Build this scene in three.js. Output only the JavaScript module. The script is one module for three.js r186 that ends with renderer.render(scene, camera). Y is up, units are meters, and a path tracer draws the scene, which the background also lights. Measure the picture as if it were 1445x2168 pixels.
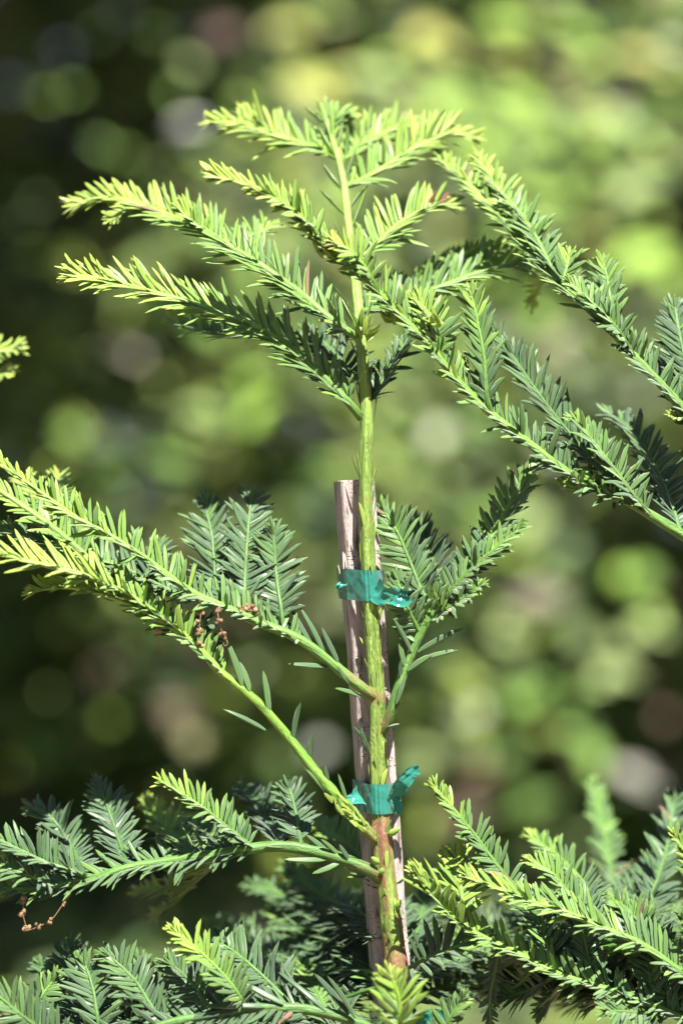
import * as THREE from 'three';
import { mergeGeometries } from 'three/addons/utils/BufferGeometryUtils.js';
import { ImprovedNoise } from 'three/addons/math/ImprovedNoise.js';

// ---------------------------------------------------------------- camera, sky, sun, exposure
const D = 1.4, H = 0.65, FRAME = 0.5, PX = FRAME / 2168;       // camera distance to the sapling, its height, metres of frame height, metres per photo unit at the sapling
const scene = new THREE.Scene();
const camera = new THREE.PerspectiveCamera(2 * Math.atan(FRAME / 2 / D) * 180 / Math.PI, 1445 / 2168, 0.05, 200);
camera.position.set(0, H, D);
camera.lookAt(0, H, 0);
camera.focus = D - 0.004;
camera.userData.fStop = 2.7;
const sunDir = new THREE.Vector3(0.165, 0.865, 0.47).normalize();
const skyData = new Float32Array(64 * 32 * 4);
for (let y = 0; y < 32; y++) for (let x = 0; x < 64; x++) {   // clear midday sky: deeper blue overhead, paler towards the horizon
  const e = Math.sin(((y + 0.5) / 32 - 0.5) * Math.PI), h = Math.pow(1 - Math.max(0, e), 2.2), i = (y * 64 + x) * 4;
  skyData[i] = 0.062 + 0.065 * h; skyData[i + 1] = 0.088 + 0.055 * h; skyData[i + 2] = 0.13 + 0.03 * h; skyData[i + 3] = 1;
}
const sky = new THREE.DataTexture(skyData, 64, 32, THREE.RGBAFormat, THREE.FloatType);
sky.mapping = THREE.EquirectangularReflectionMapping; sky.magFilter = sky.minFilter = THREE.LinearFilter; sky.needsUpdate = true;
scene.background = sky; scene.environment = sky;
const sun = new THREE.DirectionalLight(0xfff8ee, 5);
sun.position.copy(sunDir).multiplyScalar(6).add(new THREE.Vector3(0, H, -1));
sun.target.position.set(0, H, -1);
sun.castShadow = true;
sun.shadow.mapSize.set(4096, 4096);
Object.assign(sun.shadow.camera, { left: -3, right: 3, top: 3, bottom: -3, near: 0.1, far: 14 });
sun.name = 'sun';
scene.add(sun, sun.target);
const renderer = new THREE.WebGLRenderer({ antialias: true });
renderer.toneMapping = THREE.LinearToneMapping;
renderer.toneMappingExposure = 3.8;
renderer.shadowMap.enabled = true;

// ---------------------------------------------------------------- helpers
const V = (x, y, z) => new THREE.Vector3(x, y, z);
function mulberry(a) { return () => { a = (a + 0x6d2b79f5) | 0; let t = Math.imul(a ^ (a >>> 15), 1 | a); t = (t + Math.imul(t ^ (t >>> 7), 61 | t)) ^ t; return ((t ^ (t >>> 14)) >>> 0) / 4294967296; }; }
let rnd = mulberry(11);
const jit = (s) => (rnd() * 2 - 1) * s;
const noise3 = new ImprovedNoise(), nz = (x, y, z = 0) => noise3.noise(x, y, z);
const lerp = THREE.MathUtils.lerp, clamp = THREE.MathUtils.clamp, smooth = THREE.MathUtils.smoothstep;
// a point of the place: across and down in photo units, z in centimetres towards the viewer from the sapling's plane
function at(x, y, zc = 0) { const k = (D - zc / 100) / D; return V((x - 722.5) * PX * k, H - (y - 1084) * PX * k, zc / 100); }
const taken = {};
function numbered(n) { taken[n] = (taken[n] ?? -1) + 1; return taken[n] ? n + '_' + String(taken[n]).padStart(3, '0') : n; }
function shade(o) { o.castShadow = o.receiveShadow = true; return o; }
function mesh(name, g, m, parent) { const o = shade(new THREE.Mesh(g, m)); o.name = name; parent.add(o); return o; }
function thing(name, label, category, group) { const o = new THREE.Group(); o.name = numbered(name); o.userData = { label, category }; if (group) o.userData.group = group; scene.add(o); return o; }
function lin(r, g, b) { return new THREE.Color().setRGB(r, g, b); }

// a tapering round body along a curve; radius(t, angle) in metres, colour(t, angle, point) -> [r, g, b]
function tube(curve, n, m, radius, colour, capEnds = true) {
  const fr = curve.computeFrenetFrames(n, false), pos = [], col = [], idx = [], uv = [], len = curve.getLength();
  const p = V(), d = V();
  for (let i = 0; i <= n; i++) {
    const t = i / n; curve.getPointAt(t, p);
    for (let j = 0; j <= m; j++) {
      const a = j / m * Math.PI * 2, r = radius(t, a);
      d.copy(fr.normals[i]).multiplyScalar(Math.cos(a)).addScaledVector(fr.binormals[i], Math.sin(a));
      pos.push(p.x + d.x * r, p.y + d.y * r, p.z + d.z * r);
      col.push(...colour(t, a, p)); uv.push(j / m * 6.283 * r, t * len);
    }
  }
  for (let i = 0; i < n; i++) for (let j = 0; j < m; j++) { const a = i * (m + 1) + j, b = a + m + 1; idx.push(a, a + 1, b, b, a + 1, b + 1); }
  if (capEnds) for (const i of [0, n]) { curve.getPointAt(i / n, p); const c = pos.length / 3; pos.push(p.x, p.y, p.z); col.push(...colour(i / n, 0, p)); uv.push(0, 0); for (let j = 0; j < m; j++) { const a = i * (m + 1) + j; if (i) idx.push(c, a, a + 1); else idx.push(c, a + 1, a); } }
  const g = new THREE.BufferGeometry();
  g.setAttribute('position', new THREE.Float32BufferAttribute(pos, 3));
  g.setAttribute('color', new THREE.Float32BufferAttribute(col, 3));
  g.setAttribute('uv', new THREE.Float32BufferAttribute(uv, 2));
  g.setIndex(idx); g.computeVertexNormals();
  // weld the normals along the seam
  const nn = g.attributes.normal;
  for (let i = 0; i <= n; i++) { const a = i * (m + 1), b = a + m; const x = nn.getX(a) + nn.getX(b), y = nn.getY(a) + nn.getY(b), z = nn.getZ(a) + nn.getZ(b), l = Math.hypot(x, y, z) || 1; nn.setXYZ(a, x / l, y / l, z / l); nn.setXYZ(b, x / l, y / l, z / l); }
  return g;
}

// ---------------------------------------------------------------- ground
function soilTexture() {
  const n = 512, d = new Uint8Array(n * n * 4), r = mulberry(5);
  for (let y = 0; y < n; y++) for (let x = 0; x < n; x++) {
    const u = x / n, v = y / n, w = (f, s) => { const a = nz(u * f, v * f, s), b = nz((u - 1) * f, v * f, s), c = nz(u * f, (v - 1) * f, s), e = nz((u - 1) * f, (v - 1) * f, s); return lerp(lerp(a, b, u), lerp(c, e, u), v); };
    const k = clamp(0.5 + 0.5 * w(7, 1) + 0.45 * w(30, 2) + 0.4 * w(90, 3) + (r() - 0.5) * 0.25, 0, 1), i = (y * n + x) * 4;
    d[i] = 62 + 84 * k; d[i + 1] = 50 + 74 * k; d[i + 2] = 38 + 60 * k; d[i + 3] = 255;
  }
  const t = new THREE.DataTexture(d, n, n); t.wrapS = t.wrapT = THREE.RepeatWrapping; t.magFilter = THREE.LinearFilter; t.colorSpace = THREE.SRGBColorSpace; t.repeat.set(100, 100); t.needsUpdate = true;
  return t;
}
{
  const g = new THREE.PlaneGeometry(120, 120); g.rotateX(-Math.PI / 2);
  const st = soilTexture();
  const o = mesh('ground', g, new THREE.MeshStandardMaterial({ map: st, bumpMap: st, bumpScale: 0.01, roughness: 1 }), scene);
  o.userData = { kind: 'structure', label: 'bare tan earth below the hedge and saplings', category: 'ground' };
}

// ---------------------------------------------------------------- hedge and overhanging tree far behind the sapling
const LIT = [   // how much sun reaches the hedge, seven places across and ten down
  [1, 3, 4, 9, 9, 8, 9], [1, 2, 2, 6, 9, 8, 8], [0, 1, 3, 4, 7, 6, 9], [0, 2, 5, 3, 4, 2, 5], [0, 1, 2, 2, 3, 2, 5],
  [0, 0, 0, 0, 2, 3, 3], [0, 0, 0, 0, 2, 2, 2], [0, 0, 1, 2, 3, 2, 4], [0, 0, 2, 2, 3, 4, 5], [1, 1, 4, 3, 2, 4, 4]];
function litAt(px, py) {
  const cx = clamp((px - 103) / 206.5, 0, 5.999), cy = clamp((py - 108) / 216.9, 0, 8.999), i = Math.floor(cx), j = Math.floor(cy), u = cx - i, v = cy - j;
  return lerp(lerp(LIT[j][i], LIT[j][i + 1], u), lerp(LIT[j + 1][i], LIT[j + 1][i + 1], u), v) / 9;
}
function photoOf(p) { const k = D / (D - p.z); return [722.5 + p.x * k / PX, 1084 - (p.y - H) * k / PX]; }
function broadLeaf() {   // a folded, slightly curled oval leaf, 1 long
  const pos = [], idx = [], rows = [[0, 0.03], [0.25, 0.22], [0.55, 0.25], [0.82, 0.13], [1, 0.01]];
  rows.forEach(([y, w], i) => { const c = -0.12 * y * y; pos.push(-w, y, c + w * 0.35, 0, y, c, w, y, c + w * 0.35); if (i) { const b = i * 3, a = b - 3; idx.push(a, a + 1, b, b, a + 1, b + 1, a + 1, a + 2, b + 1, b + 1, a + 2, b + 2); } });
  const g = new THREE.BufferGeometry(); g.setAttribute('position', new THREE.Float32BufferAttribute(pos, 3)); g.setIndex(idx); g.computeVertexNormals(); return g;
}
const leafG = broadLeaf();
const leafM = new THREE.MeshPhysicalMaterial({ color: 0xffffff, roughness: 0.85, transmission: 0.3, thickness: 0, clearcoat: 0.2, clearcoatRoughness: 0.2, side: THREE.DoubleSide });
function leaves(name, list, parent) {   // list of [position, normal, size, colour]
  const im = new THREE.InstancedMesh(leafG, leafM, list.length), m = new THREE.Matrix4(), x = V(), y = V(), z = V();
  list.forEach(([p, n, s, c], i) => {
    z.copy(n).normalize(); y.set(jit(1), jit(1) - 0.5, jit(1)).cross(z).normalize(); x.crossVectors(y, z);
    m.makeBasis(x, y, z).scale(V(s, s, s)).setPosition(p); im.setMatrixAt(i, m); im.setColorAt(i, c);
  });
  im.name = name; im.userData.kind = 'stuff'; shade(im); parent.add(im); return im;
}
rnd = mulberry(77);
{
  const hedge = thing('leafy_hedge', 'tall leafy green hedge, far out of focus behind the saplings', 'hedge');
  const list = [], tones = [lin(0.068, 0.155, 0.012), lin(0.135, 0.235, 0.018), lin(0.04, 0.095, 0.012), lin(0.21, 0.29, 0.03), lin(0.1, 0.155, 0.035)];
  const brown = [lin(0.2, 0.11, 0.07), lin(0.28, 0.2, 0.12)];
  const put = (x, y, z, s, up) => {
    const n = V(sunDir.x + jit(up), sunDir.y + jit(up), sunDir.z + jit(up));
    const c = (rnd() < 0.05 ? brown[rnd() * 2 | 0] : tones[rnd() * 5 | 0]).clone().multiplyScalar(0.75 + rnd() * 0.5);
    list.push([V(x, y, z), n, s, c]);
  };
  for (let i = 0; i < 22000; i++) {   // outer leaves, in clumps that stand out or draw back
    const x = jit(2.3), y = rnd() * 2.3 + 0.02, b = nz(x * 3.1, y * 3.1, 4.2) + 0.5 * nz(x * 7, y * 7, 1.7);
    if (y < 0.3 && rnd() < 0.75 - y) continue;
    const z = -2.75 - 0.5 * y + 0.4 * b + (rnd() ** 2) * -0.4;
    put(x, y, z, 0.04 + rnd() * 0.04, 0.5);
  }
  for (let i = 0; i < 30000; i++) { const Y = rnd() * 2.3 + 0.02; put(jit(2.6), Y, -3.1 - 0.5 * Y - rnd() * 0.9, 0.07 + rnd() * 0.06, 0.6); }
  leaves('foliage', list, hedge);
  const bark = new THREE.MeshStandardMaterial({ vertexColors: true, roughness: 0.95 });
  for (let i = 0; i < 9; i++) {
    const x = -2 + i * 0.5 + jit(0.15), c = new THREE.CatmullRomCurve3([V(x, -0.05, -3.5), V(x + jit(0.08), 0.5, -3.5 + jit(0.1)), V(x + jit(0.2), 1.1, -3.5 + jit(0.2)), V(x + jit(0.3), 1.7, -3.5 + jit(0.2))]);
    mesh('trunk', tube(c, 20, 8, (t) => 0.022 * (1.1 - t), () => [0.11, 0.075, 0.05]), bark, hedge);
  }
  // dry and pale leaves caught in the hedge
  const dry = [];
  const gaps = [];   // where the crown above lets the sun through to single leaves
  const spot = (px, py, size, r, g, b, open = true) => {
    let z = -2.7; for (let i = 0; i < 5; i++) z = -2.55 - 0.5 * (H - (py - 1084) * PX * (D - z) / D);
    const p = V((px - 722.5) * PX * (D - z) / D, H - (py - 1084) * PX * (D - z) / D, z);
    dry.push([p, V(0.2 + jit(0.2), 0.75, 0.55), size * 0.86, lin(r, g, b)]); if (open) gaps.push(p);
  };
  for (const q of [[295, 770, 0.08, 0.55, 0.46, 0.38], [430, 262, 0.055, 0.5, 0.52, 0.5], [405, 1500, 0.06, 0.16, 0.1, 0.07], [415, 1590, 0.1, 0.34, 0.33, 0.15], [700, 1570, 0.06, 0.3, 0.33, 0.27], [1030, 1500, 0.06, 0.3, 0.34, 0.27],
    [1400, 1680, 0.1, 0.3, 0.29, 0.25], [1200, 1270, 0.11, 0.15, 0.13, 0.09], [1030, 1720, 0.1, 0.12, 0.07, 0.05], [500, 60, 0.09, 0.08, 0.04, 0.03], [590, 1960, 0.12, 0.4, 0.31, 0.21], [1150, 760, 0.13, 0.2, 0.16, 0.12], [940, 900, 0.07, 0.42, 0.45, 0.32], [1300, 250, 0.05, 0.3, 0.4, 0.25]]) spot(...q);
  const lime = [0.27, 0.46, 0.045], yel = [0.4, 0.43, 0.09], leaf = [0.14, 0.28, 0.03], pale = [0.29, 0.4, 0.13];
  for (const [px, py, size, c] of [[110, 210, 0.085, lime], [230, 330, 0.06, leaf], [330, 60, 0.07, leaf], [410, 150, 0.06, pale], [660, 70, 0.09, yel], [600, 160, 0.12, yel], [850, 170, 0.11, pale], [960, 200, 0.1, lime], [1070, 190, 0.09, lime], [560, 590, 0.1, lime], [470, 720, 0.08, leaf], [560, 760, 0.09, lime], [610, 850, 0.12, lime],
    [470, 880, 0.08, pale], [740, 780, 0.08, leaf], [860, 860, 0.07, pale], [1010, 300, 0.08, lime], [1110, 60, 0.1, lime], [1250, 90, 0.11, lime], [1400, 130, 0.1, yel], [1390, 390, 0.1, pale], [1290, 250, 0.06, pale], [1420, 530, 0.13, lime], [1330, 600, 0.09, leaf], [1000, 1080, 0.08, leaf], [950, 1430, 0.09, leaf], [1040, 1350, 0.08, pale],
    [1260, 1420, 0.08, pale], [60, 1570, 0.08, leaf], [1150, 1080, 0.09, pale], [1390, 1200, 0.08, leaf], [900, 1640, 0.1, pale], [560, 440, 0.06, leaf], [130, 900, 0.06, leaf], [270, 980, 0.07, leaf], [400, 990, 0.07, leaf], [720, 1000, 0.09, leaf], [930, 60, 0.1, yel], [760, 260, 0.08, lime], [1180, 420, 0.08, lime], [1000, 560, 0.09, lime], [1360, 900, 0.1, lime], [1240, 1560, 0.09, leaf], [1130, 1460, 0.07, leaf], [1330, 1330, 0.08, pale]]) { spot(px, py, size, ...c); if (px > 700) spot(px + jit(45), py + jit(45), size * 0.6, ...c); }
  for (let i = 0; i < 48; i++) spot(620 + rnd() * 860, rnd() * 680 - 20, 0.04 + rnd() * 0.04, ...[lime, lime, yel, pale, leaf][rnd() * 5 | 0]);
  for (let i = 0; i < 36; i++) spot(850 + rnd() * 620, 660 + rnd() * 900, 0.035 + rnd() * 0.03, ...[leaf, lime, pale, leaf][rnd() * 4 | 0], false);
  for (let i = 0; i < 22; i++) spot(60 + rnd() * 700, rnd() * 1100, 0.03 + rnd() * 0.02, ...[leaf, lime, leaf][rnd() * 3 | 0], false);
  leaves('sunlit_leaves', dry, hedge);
  const low = [];
  for (let i = 0; i < 22000; i++) { const x = jit(2.4), z = -0.9 - rnd() * 2, b = nz(x * 2.6, z * 2.6, 21) + 0.5 * nz(x * 6, z * 6, 22); if (b < -0.02 + jit(0.12)) continue; low.push([V(x, 0.01 + rnd() * (0.05 + 0.16 * Math.max(0, b)), z), V(jit(0.8), 1, jit(0.8) + 0.3), 0.025 + rnd() * 0.03, tones[rnd() * 5 | 0].clone().multiplyScalar(0.7 + rnd() * 0.4)]); }
  const cover = leaves('ground_cover', low, scene); cover.userData.label = 'patchy low green ground cover in front of the hedge'; cover.userData.category = 'ground cover';

  // the tree whose crown hangs over the hedge from above the frame and dapples it
  const tree = thing('overhanging_tree', 'broadleaf tree whose crown hangs above the hedge and dapples it with shade', 'tree');
  const crown = [];
  for (let i = 0; i < 90000 && crown.length < 24000; i++) {
    const hx = jit(1.6), hy = -0.3 + rnd() * 2.3, P = V(hx, hy, -2.75 - 0.5 * hy), [px, py] = photoOf(P);
    let k = litAt(px, py);
    k = k * 1.25 - 0.14 + 0.8 * nz(hx * 4.5, hy * 4.5, 9) + 0.45 * nz(hx * 11, hy * 11, 3);
    if (k > 0.5) continue;
    const s = (2.05 - hy) / sunDir.y + rnd() * 0.45, Q = P.addScaledVector(sunDir, Math.max(0.35, s));
    if (gaps.some((g) => { const d = V().subVectors(Q, g), a = d.dot(sunDir); return a > 0 && d.lengthSq() - a * a < 0.008; })) continue;
    crown.push([Q, V(jit(1), 0.9, jit(1)), 0.085 + rnd() * 0.04, tones[rnd() * 3 | 0].clone().multiplyScalar(0.8)]);
  }
  leaves('crown', crown, tree);
  const tc = new THREE.CatmullRomCurve3([V(2.3, -0.1, -2.5), V(2.25, 0.8, -2.45), V(2.1, 1.7, -2.4), V(1.9, 2.6, -2.3)]);
  mesh('trunk', tube(tc, 30, 12, (t) => 0.09 * (1.15 - 0.5 * t), () => [0.12, 0.09, 0.065]), bark, tree);
  for (const pts of [[V(2.05, 1.9, -2.38), V(1.2, 2.25, -2.3), V(0.2, 2.3, -2.2), V(-1.4, 2.3, -2.3)], [V(1.98, 2.25, -2.35), V(1.1, 2.45, -2.1), V(0.1, 2.4, -1.9), V(-1.0, 2.35, -1.9)]])
    mesh('limb', tube(new THREE.CatmullRomCurve3(pts), 40, 8, (t) => 0.04 * (1.1 - t), () => [0.12, 0.09, 0.065]), bark, tree);
}

// ---------------------------------------------------------------- conifer needles
const NEEDLE_ROWS = [[0, 0.35], [0.18, 0.85], [0.5, 1], [0.82, 0.72], [1, 0.04]];
function needleShape(bend, side, w) {   // flat blade 1 long with a grooved upper face and a keel below
  const pos = [], col = [], idx = [], hw = 0.078 * w;
  const ring = [[-1, 0, 0.92], [-0.5, 0.3, 1.02], [0, 0.12, 0.9], [0.5, 0.3, 1.02], [1, 0, 0.92], [0, -0.34, 1.25]];
  NEEDLE_ROWS.forEach(([y, k], i) => {
    const cz = -bend * y * y, cx = side * y * y;
    ring.forEach(([x, z, c]) => {
      pos.push(cx + x * k * hw, y, cz + z * k * hw * 0.62);
      const tip = i === 4 ? 1 : 0, base = i === 0 ? 1 : 0;
      col.push(c * (1 + 0.35 * tip + 0.25 * base), c * (1 + 0.05 * tip + 0.2 * base), c * (x === 0 && z < 0 ? 1.15 : 1) * (1 - 0.3 * tip));
    });
    if (i) for (let j = 0; j < 6; j++) { const a = (i - 1) * 6 + j, b = (i - 1) * 6 + (j + 1) % 6, c = a + 6, d = b + 6; idx.push(a, c, b, b, c, d); }
  });
  const g = new THREE.BufferGeometry();
  g.setAttribute('position', new THREE.Float32BufferAttribute(pos, 3)); g.setAttribute('color', new THREE.Float32BufferAttribute(col, 3));
  g.setIndex(idx); g.computeVertexNormals(); return g;
}
const needleG = [needleShape(0.08, 0.04, 1), needleShape(0.16, -0.05, 1.08), needleShape(-0.1, 0.09, 0.92), needleShape(0.26, 0.02, 1), needleShape(0.03, -0.11, 0.86), needleShape(0.13, 0.13, 1.12)];
const needleBase = { roughness: 0.9, transmission: 0.42, thickness: 0, clearcoat: 0.24, clearcoatRoughness: 0.3, vertexColors: true };
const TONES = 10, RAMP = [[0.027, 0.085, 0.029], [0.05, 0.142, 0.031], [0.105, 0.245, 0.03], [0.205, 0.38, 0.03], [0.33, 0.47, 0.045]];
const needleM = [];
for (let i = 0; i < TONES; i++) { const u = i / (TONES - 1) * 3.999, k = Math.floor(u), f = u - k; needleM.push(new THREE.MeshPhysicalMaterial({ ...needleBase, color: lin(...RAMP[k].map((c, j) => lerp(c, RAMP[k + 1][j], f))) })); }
const rust = new THREE.MeshPhysicalMaterial({ ...needleBase, color: lin(0.3, 0.11, 0.06) });
const browned = new THREE.MeshPhysicalMaterial({ ...needleBase, color: lin(0.2, 0.15, 0.06) });
const needleAll = new THREE.MeshPhysicalMaterial({ ...needleBase, color: 0xffffff });
const barkT = (() => {   // fine lengthwise fibres with scattered brown flecks
  const w = 256, h = 512, d = new Uint8Array(w * h * 4), r = mulberry(91);
  for (let y = 0; y < h; y++) for (let x = 0; x < w; x++) {
    const u = x / w, v = y / h, n = (f, g, s) => { const a = nz(u * f, v * g, s), b = nz((u - 1) * f, v * g, s), c = nz(u * f, (v - 1) * g, s), e = nz((u - 1) * f, (v - 1) * g, s); return lerp(lerp(a, b, u), lerp(c, e, u), v); };
    const k = clamp(0.8 + 0.34 * n(22, 7, 1) + 0.26 * n(60, 22, 2) + 0.1 * (r() - 0.5), 0.35, 1), fl = smooth(n(16, 14, 5) + 0.5 * n(50, 40, 6), 0.46, 0.6), i = (y * w + x) * 4;
    d[i] = 255 * lerp(k, 0.7, fl); d[i + 1] = 255 * lerp(k, 0.42, fl); d[i + 2] = 255 * lerp(k, 0.5, fl); d[i + 3] = 255;
  }
  const t = new THREE.DataTexture(d, w, h); t.wrapS = t.wrapT = THREE.RepeatWrapping; t.magFilter = THREE.LinearFilter; t.repeat.set(70, 22); t.needsUpdate = true; return t;
})();
const twigM = new THREE.MeshPhysicalMaterial({ vertexColors: true, map: barkT, bumpMap: barkT, bumpScale: 0.0009, roughness: 0.6, clearcoat: 0.2, clearcoatRoughness: 0.4 });

// A plant collects its branches and its needles; finish() turns the largest in view into parts and joins the rest.
function plant(label, group) {
  const root = thing('conifer_sapling', label, 'sapling', group), pool = [];
  const P = {
    root, pool,
    // one needle: base point, direction, upward normal, length, width, youth 0..1, owner part
    needle(p, d, n, L, w, y, owner, mat) {
      const m = new THREE.Matrix4(), Y = d.clone().normalize(), Z = n.clone().addScaledVector(Y, -n.dot(Y)).normalize(), X = V().crossVectors(Y, Z);
      m.makeBasis(X, Y, Z).scale(V(w * L, L, L)).setPosition(p);
      pool.push({ m, g: (rnd() * needleG.length) | 0, tone: clamp(Math.round(y * (TONES - 1) + jit(0.9)), 0, TONES - 1), owner, mat, p: p.clone(), e: p.clone().addScaledVector(Y, L), a: L * w });
    },
    // a lone needle given by its two ends in photo units
    lone(a, b, w, y, owner, n = V(0.2, 0.5, 0.8)) { const p = at(...a), q = at(...b), d = q.clone().sub(p), L = d.length(); P.needle(p, d, n, L, w * PX / (L * 0.156), y, owner); },
    branch(o) {
      const pts = o.p.map((q, i) => at(q[0], q[1], q[2] ?? zAlong(o.p, i))), curve = trimmed(new THREE.CatmullRomCurve3(pts, false, 'centripetal'), (o.len ?? 0) * PX * 0.36), len = curve.getLength();
      const [r0, r1] = o.r ?? [6, 3.2], ya = o.y?.[0] ?? 0.3, yb = o.y?.[1] ?? 0.75, seed = rnd() * 100, woody = o.woody ?? 0;
      const g = tube(curve, Math.max(10, Math.round(len / 0.004)), 12, (t, a) => PX * lerp(r0, r1, t) * (1 + 0.22 * (Math.abs(Math.sin(a * 2.5 + t * len * 55 + seed)) - 0.6) + 0.16 * nz(t * len * 170, Math.cos(a) * 2.5, Math.sin(a) * 2.5 + seed)) * (t > 0.97 ? 0.6 : 1),
        (t, a) => { const y = lerp(ya, yb, t) * 0.6 + 0.22, u = clamp(y, 0, 0.999) * 3.999, k = Math.floor(u), f = u - k, s = 1 + 0.5 * nz(t * len * 28, Math.cos(a) * 3.4, Math.sin(a) * 3.4 + seed) + 0.25 * nz(t * len * 160, a * 3, seed + 5) + 0.2 * (Math.abs(Math.sin(a * 2.5 + t * len * 55 + seed)) - 0.6), b = clamp(woody * (1 - t * 9) + 0.9 * nz(t * len * 130, a, seed + 9) - 0.25, 0, 0.7); return RAMP[k].map((c, j) => lerp(lerp(c, RAMP[Math.min(4, k + 1)][j], f) * s, [0.26, 0.13, 0.07][j], b)); });
      const owner = mesh(o.on ? 'twig' : 'branch', g, twigM, o.on ?? root), holder = o.on ?? owner;
      owner.userData.curve = curve;
      if (o.len) {
        const N = V(...(o.N ?? [0, 0.75, 0.7])).normalize(), vee = (o.v ?? 32) * Math.PI / 180, sp = 0.82 * (o.sp ?? 11) * PX, t0 = o.t0 ?? 0.04, n = Math.round(len * (1 - t0) / sp), T = V(), S = V(), p = V(), d = V(), nn = V();
        for (let i = 0; i < n; i++) {
          const t = t0 + (1 - t0) * (i + 0.5) / n; curve.getPointAt(t, p); curve.getTangentAt(t, T); S.crossVectors(T, N).normalize(); nn.crossVectors(S, T).normalize();
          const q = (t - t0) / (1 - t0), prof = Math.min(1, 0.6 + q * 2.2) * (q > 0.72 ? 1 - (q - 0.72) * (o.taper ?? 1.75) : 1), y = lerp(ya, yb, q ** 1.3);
          for (const [s, odd] of [[1, 0], [-1, 0], [rnd() < 0.5 ? 1 : -1, 1]]) {
            if (odd && rnd() > (o.bush ?? (yb > 0.8 ? 0.38 : 0.12))) continue;
            if (rnd() < (o.gap ?? 0.05)) continue;
            if (o.only && s !== o.only && rnd() < 0.8) continue;
            const ang = (lerp(o.ang ?? 58, 32, q ** 2) + jit(12)) * Math.PI / 180, v = odd ? -0.3 + rnd() * 1.9 : vee + jit(0.22);
            d.copy(T).multiplyScalar(Math.cos(ang)).addScaledVector(S, s * Math.sin(ang) * Math.cos(v)).addScaledVector(nn, Math.sin(ang) * Math.sin(v));
            const L = 0.95 * o.len * PX * prof * (0.7 + rnd() * 0.4), w = 0.94 * (o.w ?? 12.5) * PX * (0.9 + rnd() * 0.2) / (L * 0.156);
            const up = nn.clone().addScaledVector(S, -s * Math.sin(v) * 0.8 + jit(0.35)).addScaledVector(T, jit(0.15));
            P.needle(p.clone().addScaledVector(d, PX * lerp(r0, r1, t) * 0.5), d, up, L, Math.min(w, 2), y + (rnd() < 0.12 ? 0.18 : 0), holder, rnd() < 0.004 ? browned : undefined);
          }
        }
        curve.getPointAt(0.995, p); curve.getTangentAt(1, T); S.crossVectors(T, N).normalize(); nn.crossVectors(S, T).normalize();
        for (let i = 0; i < (o.tip ?? 14); i++) {
          const a = rnd() * 6.283, k = 0.2 + rnd() * 0.6; d.copy(T).addScaledVector(S, Math.cos(a) * k).addScaledVector(nn, Math.sin(a) * k * 0.8 + 0.1);
          P.needle(p.clone(), d, nn.clone().addScaledVector(S, jit(0.6)), o.len * PX * (0.34 + rnd() * 0.25), 1.3, Math.min(1, yb + 0.12), holder);
        }
      }
      return owner;
    },
    finish(max = 300) {
      const screen = (v) => { const k = D / (D - v.z); return [v.x * k, (v.y - H) * k]; };
      for (const q of pool) {
        const [ax, ay] = screen(q.p), [bx, by] = screen(q.e), mx = (ax + bx) / 2, my = (ay + by) / 2, inside = Math.abs(mx) < 0.163 && Math.abs(my) < 0.246;
        q.score = inside ? Math.hypot(ax - bx, ay - by) * Math.sqrt(q.a) * (1 - Math.min(0.85, Math.abs(q.p.z) * 14)) * (0.85 + 0.3 * (q.p.z > 0)) : 0;
      }
      const order = [...pool].sort((a, b) => b.score - a.score), rest = [];
      order.forEach((q, i) => {
        if (i < max && q.score > 0) { const o = mesh('needle', needleG[q.g], q.mat ?? needleM[q.tone], q.owner); o.matrix.copy(q.m); o.matrix.decompose(o.position, o.quaternion, o.scale); }
        else rest.push(q);
      });
      if (!rest.length) return;
      const nv = needleG[0].attributes.position.count, ni = needleG[0].index.count, pos = new Float32Array(rest.length * nv * 3), nor = new Float32Array(pos.length), col = new Float32Array(pos.length), idx = new Uint32Array(rest.length * ni), v = V(), nm = new THREE.Matrix3();
      rest.forEach((q, k) => {
        const g = needleG[q.g], c = (q.mat ?? needleM[q.tone]).color.toArray(); nm.getNormalMatrix(q.m);
        for (let i = 0; i < nv; i++) {
          const o = (k * nv + i) * 3;
          v.fromBufferAttribute(g.attributes.position, i).applyMatrix4(q.m).toArray(pos, o);
          v.fromBufferAttribute(g.attributes.normal, i).applyMatrix3(nm).normalize().toArray(nor, o);
          for (let j = 0; j < 3; j++) col[o + j] = g.attributes.color.getComponent(i, j) * c[j];
        }
        for (let i = 0; i < ni; i++) idx[k * ni + i] = g.index.array[i] + k * nv;
      });
      const g = new THREE.BufferGeometry();
      g.setAttribute('position', new THREE.BufferAttribute(pos, 3)); g.setAttribute('normal', new THREE.BufferAttribute(nor, 3)); g.setAttribute('color', new THREE.BufferAttribute(col, 3)); g.setIndex(new THREE.BufferAttribute(idx, 1));
      mesh('needles', g, needleAll, root).userData.kind = 'stuff';
    },
  };
  return P;
}
function trimmed(c, cut) { const L = c.getLength(), k = 1 - Math.min(0.3, cut / L), n = c.points.length * 2, q = []; for (let i = 0; i <= n; i++) q.push(c.getPointAt(k * i / n)); return new THREE.CatmullRomCurve3(q, false, 'centripetal'); }
function zAlong(p, i) {   // depth between the points that state it
  let a = i, b = i; while (a >= 0 && p[a][2] === undefined) a--; while (b < p.length && p[b][2] === undefined) b++;
  if (a < 0) return b < p.length ? p[b][2] : 0; if (b >= p.length) return p[a][2];
  return lerp(p[a][2], p[b][2], (i - a) / (b - a));
}

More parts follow.
